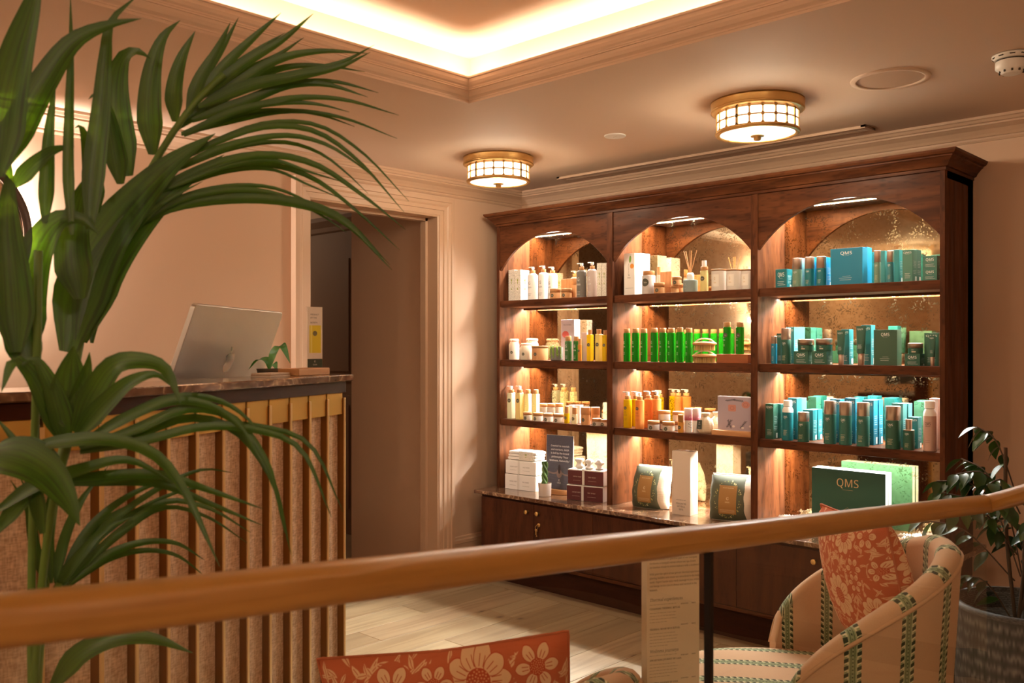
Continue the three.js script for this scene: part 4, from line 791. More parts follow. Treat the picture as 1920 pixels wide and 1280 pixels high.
const prOrange = decal(128, 384, (c) => { c.fillStyle = '#e8932a'; c.beginPath(); c.arc(96, 118, 22, 0, 7); c.fill(); c.fillStyle = '#7fa844'; c.beginPath(); c.ellipse(74, 54, 13, 32, 0.1, 0, 7); c.fill(); c.strokeStyle = '#c8b49a'; c.lineWidth = 2; c.beginPath(); c.moveTo(60, 90); c.bezierCurveTo(40, 130, 70, 150, 50, 190); c.stroke(); c.fillStyle = '#8a8074'; c.textAlign = 'center'; c.font = '26px serif'; c.fillText('G', 60, 206); c.font = '15px serif'; c.fillText('GAIA', 60, 228); c.fillRect(20, 318, 88, 2); });
function spot(uL, uR, vTop, z, y) { const u = (uL + uR) / 2, x = rayX(u, z), m = depthAt(x, z) / F; return { x, y, z, r: (uR - uL) / 2 * m, h: EYE.y + (HORIZON - vTop) * m - y }; }
function boxSpot(uL, uR, vTop, zf, d, y) { const x0 = rayX(uL, zf), x1 = rayX(uR, zf), m = depthAt((x0 + x1) / 2, zf) / F; return { x: (x0 + x1) / 2, y, z: zf - d / 2, w: x1 - x0, d, h: EYE.y + (HORIZON - vTop) * m - y }; }
let BI = 0, RI = 0, Y = 0;
const row = (b, r) => { BI = b; RI = r; Y = r < 3 ? SHELF[r] : CTOP; };
function item(name, desc, cat, p, turn = 0) {
  const where = 'on ' + BAYNAME[BI] + ' ' + ROWNAME[RI];
  return thing(name, desc + ' ' + where, cat, [p.x, p.y, p.z], turn, name.replace(/_/g, ' ') + 's ' + where);
}
const patch = (r, h, y, arc, off = 0) => mv(new THREE.CylinderGeometry(r, r, h, 10, 1, true, off - arc / 2, arc), 0, y, 0);
function bottleBody(t, r, h, m, round = 0.004, neck) { return part('body', lathe([[0.0001, 0], [r - 0.0015, 0], [r, 0.0018], [r, h - round], [r - round * 0.35, h - round * 0.3], [Math.max(0.002, r - round), h], [neck ?? 0.0001, h]], 22), m, t); }
const capWood = (t, r, h, y) => part('cap', mv(uvm(lathe([[0.0001, 0], [r, 0], [r, h - 0.001], [r - 0.001, h], [0.0001, h]], 18), 'y', 4), 0, y, 0), bamboo, t, 'pale wooden cap');
function pumpHead(t, y, m = whitePlastic, s = 1) {
  return part('pump', [cyl(0.004 * s, 0.004 * s, 0.008 * s, y), cyl(0.0095 * s, 0.0085 * s, 0.014 * s, y + 0.006 * s, 14), rbox(0.030 * s, 0.0055 * s, 0.008 * s, 0.002, -0.016 * s, y + 0.0185 * s, 0)], m, t, 'white pump head');
}
function pump(u0, u1, vTop, z, bodyM, desc, o = {}) {
  const p = spot(u0, u1, vTop, z, Y), t = item('pump_bottle', desc, 'bottle', p), hb = p.h - 0.042, r = p.r;
  bottleBody(t, r, hb, bodyM, o.round ?? 0.014, 0.006);
  capWood(t, r * (o.collar ?? 0.5), 0.018, hb); pumpHead(t, hb + 0.018);
  if (o.print) part('label', patch(r + 0.0004, hb * (o.ph ?? 0.6), hb * 0.44, o.arc ?? 1.6, o.po ?? 0), o.print, t);
  if (o.print2) part('label', patch(r + 0.0007, o.ph2 ?? 0.018, hb * (o.py2 ?? 0.7), (o.ph2 ?? 0.018) / r), o.print2, t);
  return t;
}
function capped(u0, u1, vTop, z, bodyM, capM, capFrac, desc, o = {}) {
  const p = spot(u0, u1, vTop, z, Y), t = item(o.name ?? 'bottle', desc, 'bottle', p), hc = p.h * capFrac, hb = p.h - hc, r = p.r;
  bottleBody(t, r, hb, bodyM, o.round ?? 0.002);
  if (capM === bamboo) capWood(t, r * (o.cap ?? 0.86), hc, hb); else part('cap', mv(lathe([[0.0001, 0], [r * (o.cap ?? 0.985), 0], [r * (o.cap ?? 0.985), hc - 0.0015], [r * (o.cap ?? 0.985) - 0.0015, hc], [0.0001, hc]], 22), 0, hb, 0), capM, t);
  if (o.print) part('label', patch(r + 0.0004, hb * (o.ph ?? 0.9), hb * 0.5, o.arc ?? 1.7, o.po ?? 0), o.print, t);
  if (o.round2) part('label', patch(r + 0.0006, r * 1.25, hb * (o.ry ?? 0.62), 1.25), prRound, t);
  return t;
}
function jar(u0, u1, vTop, z, bodyM, lidM, lidFrac, desc, o = {}) {
  const y0 = Y + (o.lift ?? 0), p = spot(u0, u1, vTop, z, y0), t = item('jar', desc, 'jar', p), hl = p.h * lidFrac, hb = p.h - hl;
  bottleBody(t, p.r * 0.97, hb, bodyM, 0.0015);
  part('lid', mv(uvm(lathe([[0.0001, 0], [p.r, 0], [p.r, hl - 0.0012], [p.r - 0.0012, hl], [0.0001, hl]], 22), 'y', 4), 0, hb, 0), lidM, t);
  if (o.label !== false) part('label', patch(p.r + 0.0006, Math.min(0.02, hb * 0.95), hb * (o.ly ?? 0.55), Math.min(0.02, hb * 0.95) / p.r, o.po ?? 0.1), o.print ?? prRound, t);
  return { t, p };
}
function carton(u0, u1, vTop, zf, d, col, print, desc, o = {}) {
  const p = boxSpot(u0, u1, vTop, zf, d, Y + (o.lift ?? 0)), t = item(o.name ?? 'carton', desc, 'box', p, o.turn ?? 0);
  part('carton', rbox(p.w, p.h, p.d, 0.0008, 0, p.h / 2, 0), o.mat ?? plain(col, o.rough ?? 0.42), t);
  if (print) part('front_print', mv(new THREE.PlaneGeometry(p.w, p.h), 0, p.h / 2, p.d / 2 + 0.0006), print, t);
  if (o.side) part('side_print', mv(new THREE.PlaneGeometry(p.d, p.h).rotateY(Math.PI / 2), p.w / 2 + 0.0006, p.h / 2, 0), prSide, t);
  return { t, p };
}
const bGreen = plain('#3c6650', 0.4), bTeal = plain('#17717a', 0.4), bSage = plain('#72907a', 0.45), bDark = plain('#2c5a48', 0.42), bBlue = plain('#1f86a8', 0.35);
const cGreen = '#2f5f4c', cTeal = '#1b7076', cBlue = '#0e87b4', cPale = '#86b8b4';
const jarGlass = sheer('#f0e6d8', 0.5, 0.25), white = plain('#ece6de', 0.5);

// --- doorway-side bay
row(0, 0);
for (const [a, b, d] of [[953.5, 964.5, 'cream damask carton against the side panel'], [965, 976, 'cream damask carton next to a white pump bottle']]) carton(a, b, 506, 0.27, 0.075, '#eee', null, d, { mat: mDamask, name: 'patterned_carton' });
for (const u of [999, 1019, 1036]) pump(u - 9.5, u + 9.5, u === 1019 ? 497 : 499, u > 1030 ? 0.225 : 0.27, white, u < 1010 ? 'white pump bottle next to the damask cartons' : u < 1030 ? 'white pump bottle between two white pump bottles' : 'white pump bottle behind a short bamboo jar', { print: prGaiaD, ph: 0.7 });
for (const u of [1041, 1062]) jar(u - 10, u + 10, 541, 0.295, bamboo, bamboo, 0.4, u < 1050 ? 'short bamboo jar in front of a white pump bottle' : 'short bamboo jar in front of the square bamboo box', { ly: 0.5 });
carton(1052, 1071, 523, 0.235, 0.05, '#c9955c', null, 'square bamboo box standing behind short jars', { mat: bamboo, name: 'bamboo_box' });
jar(1070, 1086, 522, 0.23, bamboo, bamboo, 0.3, 'tall bamboo jar half hidden by a pump bottle', { label: false });
pump(1081, 1100, 492, 0.28, plain('#6b655c', 0.5), 'pump bottle with dark grey label band and wooden collar', { print: prGaiaW, ph: 0.8 });
pump(1101, 1120, 490, 0.26, plain('#b9a59c', 0.5), 'pump bottle with mauve label band and wooden collar', { print: prGaiaW, ph: 0.8 });
for (const [a, b, d] of [[1119, 1128, 'cream damask carton next to the mauve-banded pump bottle'], [1128.5, 1137, 'cream damask carton touching the divider']]) carton(a, b, 493, 0.30, 0.06, '#eee', null, d, { mat: mDamask, name: 'patterned_carton' });
row(0, 1);
function clipJar(u0, u1, vTop, z, desc) {
  const p = spot(u0, u1, vTop, z, Y), t = item('clip_jar', desc, 'jar', p), r = p.r, h = p.h;
  part('glass_jar', lathe([[0.0001, 0], [r - 0.004, 0], [r, 0.005], [r, h * 0.72], [r * 0.84, h * 0.82], [r * 0.84, h * 0.88]], 24), sheer('#efe4cf', 0.35, 0.15), t);
  part('contents', mv(lathe([[0.0001, 0.003], [r * 0.93, 0.003], [r * 0.93, h * 0.66], [0.0001, h * 0.66]], 20), 0, 0, 0), plain('#cdb88c', 0.8), t);
  part('lid', lathe([[r * 0.92, h * 0.9], [r * 0.92, h * 0.95], [r * 0.8, h], [0.0001, h]], 24), sheer('#f0e6d4', 0.5, 0.1), t);
  part('seal', lathe([[r * 0.86, h * 0.87], [r * 0.92, h * 0.885], [r * 0.86, h * 0.9]], 24), plain('#b5562e', 0.6), t, 'orange rubber seal');
  part('wire_clip', tube([V(0.2 * r, h * 0.96, r * 0.92), V(0.3 * r, h * 0.9, r * 1.06), V(0.3 * r, h * 0.7, r * 1.08), V(0.2 * r, h * 0.55, r * 1.03)], 0.0012, 12, 6), silver, t);
  part('label', patch(r + 0.0006, 0.018, h * 0.36, 0.018 / r, 0.25), prRound, t);
}
clipJar(954, 974, 635, 0.26, 'tall clip-top glass jar of pale salts');
clipJar(975, 997, 643, 0.29, 'short clip-top glass jar of pale salts beside the bamboo tub');
clipJar(985, 1010, 634, 0.17, 'clip-top glass jar standing behind the others');
jar(997, 1028, 648, 0.285, bamboo, bamboo, 0.15, 'wide bamboo tub with dark round label', { ly: 0.5 });
{
  const p = spot(1032, 1056, 651, 0.285, Y), t = item('trailing_plant', 'grey ribbed pot with trailing string-of-pearls plant', 'plant', p);
  part('pot', lathe([[0.0001, 0], [p.r - 0.004, 0], [p.r, 0.006], [p.r, p.h], [p.r - 0.003, p.h], [p.r - 0.004, p.h - 0.008], [0.0001, p.h - 0.008]], 28), mat({ color: 0x7d776f, roughness: 0.8, bumpMap: texPotWeave, bumpScale: 0.002 }), t);
  const beads = [], gm = plain('#8fb43a', 0.4);
  for (let k = 0; k < 13; k++) { const a = Math.PI * (0.55 + 0.95 * rnd()) + (k % 3 ? 0 : 1), L = 4 + rnd() * 8, strand = []; for (let i = 0; i < L; i++) { const rad = p.r * (i < 2 ? 0.8 + 0.12 * i : 1.03 + 0.05 * rnd()); strand.push(mv(new THREE.IcosahedronGeometry(0.0032, 1), Math.sin(a) * rad * -1 + rr(-0.002, 0.002), Math.max(0.004, p.h + 0.004 - Math.max(0, i - 1) * 0.0065), Math.abs(Math.cos(a)) * rad)); } beads.push(merge(strand)); }
  beads.forEach((g) => part('strand', g, gm, t));
}
carton(1052, 1077, 599, 0.16, 0.05, '#cfc2cc', decal(128, 384, (c) => { c.fillStyle = '#d8645e'; c.beginPath(); c.arc(44, 140, 32, 0, 7); c.fill(); c.fillStyle = '#8a7a86'; c.font = '17px sans-serif'; c.fillText('RELAXING', 24, 56); }), 'tall lavender carton with a pink circle', { name: 'tall_carton' });
capped(1059, 1072, 630, 0.28, plain('#3f6b3a', 0.25), bamboo, 0.2, 'dark green bottle with wooden cap', { print: prGaiaW });
capped(1075, 1087, 630, 0.27, sheer('#3f8a3a', 0.4), bamboo, 0.2, 'mid green bottle with wooden cap and white print', { print: prGaiaW });
capped(1083.5, 1091, 635, 0.30, plain('#c9802e', 0.3), bamboo, 0.26, 'slim amber bottle with wooden cap', { round2: true });
carton(1090, 1100, 623, 0.24, 0.03, '#bfa8a6', null, 'narrow mauve carton with grey foot beside yellow bottles', { name: 'narrow_carton' });
for (const [a, b, v, m] of [[1100, 1113, 618, sheer('#e9cc1e', 0.35)], [1116, 1130, 617, sheer('#efdc8c', 0.35)], [1129, 1141, 619, sheer('#e9cc1e', 0.35)]]) {
  const p = spot(a, b, v, 0.29, Y), t = item('square_bottle', m.color.getHexString() === 'efdc8c' ? 'square pale yellow bottle with wooden cap' : a < 1110 ? 'square bright yellow bottle with wooden cap' : 'square bright yellow bottle touching the divider', 'bottle', p);
  part('body', rbox(p.r * 1.5, p.h * 0.85, p.r * 1.5, 0.003, 0, p.h * 0.425, 0), m, t); capWood(t, p.r * 0.62, p.h * 0.15, p.h * 0.85);
  part('label', mv(new THREE.CircleGeometry(p.r * 0.55, 20), 0, p.h * 0.52, p.r * 0.75 + 0.0006), prRound, t);
}
row(0, 2);
for (const [a, b, m, d, z] of [[951, 966, sheer('#e6e2c4', 0.4), 'square clear pump bottle of pale lotion', 0.28], [967, 982, sheer('#ecdc9a', 0.4), 'square pump bottle of pale yellow oil', 0.28]]) {
  const p = spot(a, b, 723, z, Y), t = item('square_pump_bottle', d, 'bottle', p), hb = p.h - 0.04;
  part('body', rbox(p.r * 1.5, hb, p.r * 1.5, 0.003, 0, hb / 2, 0), m, t); capWood(t, p.r * 0.72, 0.018, hb); pumpHead(t, hb + 0.018);
  part('label', mv(new THREE.CircleGeometry(p.r * 0.55, 20), 0, hb * 0.7, p.r * 0.75 + 0.0006), prRound, t);
}
for (const [a, b, z] of [[983, 997, 0.24], [998, 1012, 0.248]]) {
  const p = spot(a, b, 730, z, Y), t = item('square_bottle', a < 990 ? 'square clear toner bottle next to the yellow pump bottle' : 'square clear toner bottle next to the stacked jars', 'bottle', p);
  part('body', rbox(p.r * 1.5, p.h * 0.86, p.r * 1.5, 0.003, 0, p.h * 0.43, 0), sheer('#ece6b8', 0.4), t); capWood(t, p.r * 0.68, p.h * 0.14, p.h * 0.86);
  part('label', mv(new THREE.PlaneGeometry(p.r * 0.9, p.r * 1.6), -p.r * 0.1, p.h * 0.5, p.r * 0.75 + 0.0006), prGaiaD, t);
}
for (const [a, b] of [[981, 998], [999, 1018], [1019, 1037], [1038, 1057]]) jar(a, b, 772 + (a - 981) * 0.06, 0.295, jarGlass, bamboo, 0.36, ['low glass jar in front of the toner bottle', 'second low glass jar from the toner bottle', 'third low glass jar from the toner bottle', 'low glass jar next to the yellow dropper'][Math.round((a - 981) / 19)], { ly: 0.45 });
for (const [a, b] of [[1011, 1026], [1026, 1041], [1041, 1056]]) {
  const lo = jar(a, b, 774, 0.20, jarGlass, bamboo, 0.36, (a < 1020 ? 'lower back jar next to the toner bottle' : a < 1035 ? 'lower jar of the back row middle stack' : 'lower back jar next to the slim cartons'), { label: false });
  jar(a, b, 756, 0.20, jarGlass, bamboo, 0.36, (a < 1020 ? 'upper back jar next to the toner bottle' : a < 1035 ? 'upper jar of the back row middle stack' : 'upper back jar next to the slim cartons'), { label: false, lift: lo.p.h });
}
capped(1058, 1068, 761, 0.30, sheer('#dcbc1c', 0.3), bamboo, 0.42, 'small yellow dropper bottle with wooden top', { round2: true, ry: 0.55 });
capped(1072, 1083, 763, 0.31, sheer('#efe4c4', 0.4), bamboo, 0.42, 'small clear dropper bottle with wooden top', { round2: true, ry: 0.55 });
for (const [a, b] of [[1066, 1074], [1077, 1087]]) carton(a, b, 759, 0.25, 0.03, '#f2ece2', null, a < 1070 ? 'plain white slim carton behind the yellow dropper' : 'plain white slim carton behind the clear dropper', { name: 'slim_carton' });
for (const [a, b, d] of [[1089, 1107, 'tall bamboo canister with dark round label'], [1108, 1125, 'tall bamboo canister behind the low jars']]) jar(a, b, 763, b > 1110 ? 0.235 : 0.30, bamboo, bamboo, 0.42, d, { label: b < 1110, ly: 0.5 });
jar(1110, 1128, 784, 0.31, jarGlass, bamboo, 0.4, 'low glass jar in front of the bamboo canisters', { ly: 0.45 });
jar(1126, 1139, 786, 0.30, jarGlass, bamboo, 0.4, 'low glass jar squeezed against the divider', { ly: 0.45 });
row(0, 3);
function giftBox(u0, u1, vTop, zf, d, y0, m, ribbonM, desc, turn) {
  const p = boxSpot(u0, u1, vTop, zf, d, y0), t = item('gift_box', desc, 'box', p, turn);
  part('box', rbox(p.w, p.h - 0.003, p.d, 0.0015, 0, (p.h - 0.003) / 2, 0), white, t);
  part('front_cover', rbox(p.w * 0.985, p.h * 0.9, 0.002, 0.0006, 0, p.h * 0.46, p.d / 2 + 0.001), m, t);
  part('ribbon', [rbox(0.014, p.h - 0.001, 0.001, 0.0004, -0.012, p.h / 2, p.d / 2 + 0.0027), rbox(0.014, 0.001, p.d, 0.0004, -0.012, p.h - 0.001, 0)], ribbonM, t);
  part('front_print', mv(new THREE.PlaneGeometry(p.w * 0.9, p.h * 0.8), 0, p.h * 0.46, p.d / 2 + 0.0024), decal(256, 128, (c) => { c.fillStyle = m === white ? '#a89684' : '#e0c8b4'; c.font = '17px serif'; c.fillText('OUR GIFT', 30, 60); c.fillText('TO YOU', 150, 60); c.fillRect(30, 92, 60, 2); c.fillRect(150, 92, 66, 2); }), t);
  return p;
}
const ribbon = plain('#d9d2c8', 0.7);
{
  const a = giftBox(948, 1000, 889, 0.315, 0.12, CTOP, white, ribbon, 'white ribboned gift box at the bottom of its pair', 0.10);
  const b = giftBox(949, 1001, 863, 0.313, 0.12, CTOP + a.h, white, ribbon, 'white ribboned gift box stacked on its pair', 0.10);
  const p = { x: a.x, y: CTOP + a.h + b.h, z: a.z }, t = item('folded_towel', 'folded white towel bundle on the white gift boxes', 'towel', p, 0.1);
  for (let k = 0; k < 3; k++) part('fold', rbox(0.20, 0.016, 0.10, 0.007, k * 0.004, 0.009 + k * 0.017, 0, 3), white, t);
  part('paper_band', rbox(0.10, 0.052, 0.103, 0.001, 0.035, 0.0265, 0.0), mDamask, t);
}
{
  const p = spot(1009, 1034, 905, 0.375, Y), t = item('potted_cactus', 'twisted green cactus in a small pale pot', 'plant', p);
  part('pot', lathe([[0.0001, 0], [p.r * 0.86, 0], [p.r * 0.92, 0.003], [p.r, p.h], [p.r * 0.93, p.h], [p.r * 0.9, p.h - 0.01], [0.0001, p.h - 0.01]], 28), plain('#c9b8aa', 0.7), t);
  part('soil', cyl(p.r * 0.9, p.r * 0.9, 0.003, p.h - 0.009, 20), plain('#3a2a1e', 0.95), t);
  for (let k = 0; k < 3; k++) { const pts = []; for (let i = 0; i <= 12; i++) { const a = i * 0.55 + k * 2.1; pts.push(V(Math.cos(a) * 0.010, p.h - 0.01 + i * 0.0105, Math.sin(a) * 0.010)); } part('stem', tube(pts, 0.0095 - k * 0.001, 40, 8), plain(['#4f6e34', '#3f5c2c', '#587a3a'][k], 0.5), t); }
}
{
  const w = 0.185, h = 0.31, p = { x: rayX(1046, 0.27), y: CTOP, z: 0.25 }, t = item('poster_stand', 'slate-coloured poster on a light wooden foot', 'poster', p, 0.1);
  part('foot', uvm(rbox(0.19, 0.026, 0.06, 0.002, 0, 0.013, 0.012), 'x', 3), lightWood, t);
  const tx = canvasTex(512, 860, (c, W, H) => {
    c.fillStyle = '#565462'; c.fillRect(0, 0, W, H);
    for (let i = 0; i < 2600; i++) { const y = rnd() * H; c.fillStyle = y < 330 ? (rnd() > 0.5 ? 'rgba(140,132,150,.35)' : 'rgba(40,38,50,.35)') : (rnd() > 0.5 ? 'rgba(120,124,130,.25)' : 'rgba(60,60,66,.25)'); c.fillRect(rnd() * W, y, y < 330 ? 6 : 20 + rnd() * 60, y < 330 ? 5 : 2); }
    c.fillStyle = '#8a7470'; c.beginPath(); c.ellipse(256, 600, 52, 70, 0, 0, 7); c.fill();
    c.strokeStyle = '#8a7470'; c.lineWidth = 26; c.lineCap = 'round'; c.beginPath(); c.moveTo(225, 580); c.quadraticCurveTo(150, 620, 50, 586); c.moveTo(288, 580); c.quadraticCurveTo(360, 630, 470, 610); c.stroke();
    c.fillStyle = '#3c3238'; c.beginPath(); c.ellipse(256, 530, 26, 74, 0, 0, 7); c.fill();
    c.fillStyle = '#f0ecf0'; c.textAlign = 'center'; c.font = 'bold 40px sans-serif'; ['Created to nourish', 'and nurture, GAIA', 'is led by the brand', 'philosophy “Your', 'Wellness, Naturally.”'].forEach((s, i) => c.fillText(s, 262, 180 + i * 58));
    c.font = '40px serif'; c.fillText('G', 256, 720); c.font = '30px serif'; c.fillText('GAIA', 256, 756);
  });
  const b = part('board', mv(rbox(w, h, 0.005, 0.001, 0, h / 2 + 0.02, 0).rotateX(-0.04), 0, 0, 0.012), plain('#d9c6b0', 0.6), t);
  part('print', mv(new THREE.PlaneGeometry(w * 0.97, h * 0.985).translate(0, h / 2 + 0.02, 0.0032).rotateX(-0.04), 0, 0, 0.012), mat({ map: tx, roughness: 0.5 }), b);
}
{
  const maroon = plain('#5c1f1c', 0.5);
  const a = giftBox(1064, 1123, 909, 0.345, 0.10, CTOP, maroon, ribbon, 'maroon ribboned gift box at the bottom of its pair', 0.22);
  const b = giftBox(1066, 1124, 880, 0.343, 0.10, CTOP + a.h, maroon, ribbon, 'maroon ribboned gift box stacked on its pair', 0.22);
  for (let k = 0; k < 3; k++) {
    const p = { x: a.x - 0.055 + k * 0.058, y: CTOP + a.h + b.h, z: a.z + 0.01 - k * 0.012 }, t = item('paper_bundle', ['gathered paper bundle next to the poster', 'gathered paper bundle between two others', 'gathered paper bundle next to the divider'][k], 'paper', p, k);
    const pts = []; for (let i = 0; i <= 8; i++) { const s = i / 8; pts.push([0.019 + 0.006 * Math.sin(s * 9 + k), s * 0.05]); }
    const g = lathe([[0.0001, 0], ...pts, [0.006, 0.052], [0.0001, 0.05]], 14), q = g.attributes.position; for (let i = 0; i < q.count; i++) { const a2 = Math.atan2(q.getZ(i), q.getX(i)), f = 1 + 0.13 * Math.sin(a2 * 7 + q.getY(i) * 90); q.setX(i, q.getX(i) * f); q.setZ(i, q.getZ(i) * f); } g.computeVertexNormals();
    part('wrap', g, white, t);
  }
}
// --- middle bay
row(1, 0);
carton(1170, 1190, 475, 0.29, 0.085, '#eee4da', prOrange, 'white carton printed with an orange and a green leaf', { name: 'printed_carton' });
carton(1181, 1201, 475, 0.20, 0.085, '#f2ece4', null, 'plain white carton behind the orange-printed carton', { name: 'plain_carton' });
capped(1204, 1229, 508, 0.29, plain('#c9bfb8', 0.55), bamboo, 0.2, 'frosted grey tub with wooden cap and dark round label', { round2: true, ry: 0.62, name: 'tub' });
jar(1226, 1246, 530, 0.30, bamboo, bamboo, 0.4, 'low bamboo jar in front of stacked bamboo boxes', { ly: 0.5 });
carton(1238, 1259, 509, 0.25, 0.05, '#c9955c', null, 'square bamboo box behind the low bamboo jar', { mat: bamboo, name: 'bamboo_box' });
capped(1231, 1241, 500, 0.205, sheer('#f0e8da', 0.4), bamboo, 0.3, 'small clear spray bottle behind the bamboo box', { name: 'spray_bottle' });
{ const lo = jar(1258, 1273, 535, 0.28, bamboo, bamboo, 0.4, 'low bamboo jar carrying another bamboo jar', { label: false }); jar(1260, 1278, 519, 0.28, bamboo, bamboo, 0.35, 'bamboo jar with round label stacked on another jar', { lift: lo.p.h, ly: 0.5 }); }
jar(1268, 1284, 532, 0.23, bamboo, bamboo, 0.4, 'low bamboo jar beside the reed diffuser', { label: false });
{
  const p = spot(1281, 1308, 525, 0.29, Y), t = item('reed_diffuser', 'grey-blue reed diffuser with wooden reeds', 'diffuser', p), r = p.r, h = p.h;
  bottleBody(t, r, h, plain('#8d9a96', 0.55), 0.003);
  part('neck', mv(lathe([[0.0001, 0], [r * 0.5, 0], [r * 0.5, 0.026], [r * 0.36, 0.036], [0.0001, 0.036]], 20), 0, h, 0), whitePlastic, t);
  for (const [a, b] of [[-0.036, 0.004], [-0.031, -0.006], [0.002, 0.008], [0.0045, -0.004], [0.036, 0.0], [-0.001, -0.01]]) part('reed', tube([V(a * 0.05, h + 0.03, b * 0.3), V(a, h + 0.145, b)], 0.0017, 2, 6), lightWood, t);
  part('label', patch(r + 0.0006, 0.036, h * 0.5, 0.9, -0.2), prGaiaW, t);
}
{ const t = capped(1313, 1328, 500, 0.28, sheer('#e8dc9c', 0.35), bamboo, 0.16, 'pale yellow spray bottle with round label and clear cap', { round2: true, name: 'spray_bottle', cap: 0.9 }); const p = spot(1313, 1328, 500, 0.28, Y); part('clear_cap', mv(lathe([[p.r * 0.62, 0], [p.r * 0.62, 0.03], [0.0001, 0.031]], 18), 0, p.h, 0), sheer('#f4f0ea', 0.5, 0.1), t); }
[[1334, 1361], [1362, 1389], [1389, 1415]].forEach(([a, b]) => {
  const p = spot(a, b, 505, 0.28, Y), t = item('candle', a < 1350 ? 'white wooden-lidded candle next to the yellow spray bottle' : a < 1380 ? 'white wooden-lidded candle between two candles' : 'white wooden-lidded candle touching the divider', 'candle', p), r = Math.min(p.r, 0.036);
  bottleBody(t, r, p.h - 0.007, plain('#ddd3c8', 0.45), 0.003); part('lid', mv(uvm(lathe([[0.0001, 0], [r + 0.001, 0], [r + 0.001, 0.006], [r, 0.007], [0.0001, 0.007]], 22), 'x', 4), 0, p.h - 0.007, 0), bamboo, t);
  part('label', patch(r + 0.0005, p.h * 0.56, p.h * 0.48, 1.1), decal(96, 96, (c) => { c.fillStyle = '#efe6da'; c.fillRect(0, 0, 96, 96); c.fillStyle = '#c69a4a'; c.font = '30px serif'; c.fillText('G', 34, 44); c.font = '13px serif'; c.fillText('GAIA', 30, 70); }), t);
});
row(1, 1);
const greenGlass = sheer('#1f9e1c', 0.45, 0.12);
for (const [a, b, v] of [[1169, 1182, 616], [1185, 1199, 615.5], [1201, 1214, 616], [1220, 1234, 615], [1236, 1250, 615], [1252, 1266, 615], [1268, 1282, 614], [1285, 1299, 615]]) capped(a, b, v, 0.28, greenGlass, bamboo, 0.13, ({ 1169: 'wooden-capped green bottle beside the divider', 1185: 'middle of three wooden-capped green bottles', 1201: 'last of three green bottles before the gap', 1220: 'first of five green bottles after the gap', 1236: 'second of five green bottles after the gap', 1252: 'third of five green bottles after the gap', 1268: 'fourth of five green bottles after the gap', 1285: 'green bottle next to the body brushes' })[a], { print: prGaiaW, ph: 0.6, arc: 1.3, po: -0.3 });
{
  const brush = (u, z, lift, desc, s, ry) => {
    const x = rayX(u, z), t = item('body_brush', desc, 'brush', { x, y: Y + lift, z }, ry);
    const e = (g) => g.scale(1, 1, 0.62);
    part('wooden_back', uvm(e(mv(lathe([[0.0001, 0], [0.056 * s, 0], [0.062 * s, 0.005], [0.060 * s, 0.012], [0.045 * s, 0.017], [0.0001, 0.018]], 28), 0, 0.026, 0)), 'x', 3), lightWood, t);
    const br = []; for (let k = 0; k < 160; k++) { const a = k * 2.39996, r = 0.052 * s * Math.sqrt(k / 160); br.push(cyl(0.0018, 0.0014, 0.027, 0, 4, r * Math.cos(a), r * Math.sin(a) * 0.62)); }
    const bm = part('bristles', br, plain('#d8b473', 0.8), t); bm.userData.kind = 'stuff';
    part('strap', tube([V(-0.055 * s, 0.034, 0), V(-0.03, 0.052, 0.006), V(0.0, 0.058, 0.008), V(0.03, 0.052, 0.006), V(0.055 * s, 0.034, 0)], 0.004, 20, 6), plain('#e6d8c0', 0.8), t);
  };
  brush(1321, 0.28, 0, 'wooden bristle body brush at the bottom of its stack', 1, 0.3);
  brush(1321, 0.275, 0.0595, 'wooden bristle body brush on top of its stack', 0.95, 0.5);
}
{
  const p = boxSpot(1342, 1412, 664, 0.315, 0.1, Y), t = item('wooden_riser', 'wooden block raising two green bottles', 'block', { ...p, x: p.x - 0.012 });
  part('block', uvm(rbox(p.w - 0.03, p.h, p.d, 0.0015, 0, p.h / 2, 0), 'x', 2), mat({ map: texLight, color: 0xc89a78, roughness: 0.6 }), t);
  const Y0 = Y; Y += p.h;
  for (const [a, b] of [[1356, 1371], [1380, 1395]]) capped(a, b, 604, 0.275, greenGlass, bamboo, 0.15, a < 1370 ? 'green bottle on the riser end near the brushes' : 'green bottle on the riser end near the divider', { print: prGaiaW, ph: 0.5, arc: 1.2, po: -0.4, round2: true, ry: 0.7 });
  Y = Y0;
}
row(1, 2);
const yel = sheer('#e6c412', 0.35), peach = sheer('#e59a52', 0.3);
pump(1169, 1185, 733, 0.29, yel, 'bright yellow pump bottle with round label', { round: 0.003, print: prGaiaD, ph: 0.4, print2: prRound, collar: 0.66 });
pump(1185, 1200, 733, 0.19, yel, 'bright yellow pump bottle in the back row', { round: 0.003, collar: 0.66 });
pump(1191, 1208, 734, 0.295, peach, 'peach pump bottle with round label', { round: 0.003, print: prGaiaD, ph: 0.4, print2: prRound, collar: 0.62 });
for (const [a, b, z] of [[1208, 1224, 0.22], [1223, 1240, 0.22]]) pump(a, b, 732, z, peach, a < 1215 ? 'peach back-row bottle behind the labelled peach bottle' : 'peach back-row bottle behind the cream jars', { round: 0.003, print: prGaiaD, ph: 0.4, collar: 0.62 });
jar(1214, 1237, 788, 0.30, jarGlass, bamboo, 0.38, 'low glass cream jar with wooden lid beside peach bottles', { ly: 0.45 });
jar(1242, 1265, 790, 0.30, jarGlass, bamboo, 0.38, 'low glass cream jar with wooden lid beside the dropper', { ly: 0.45 });
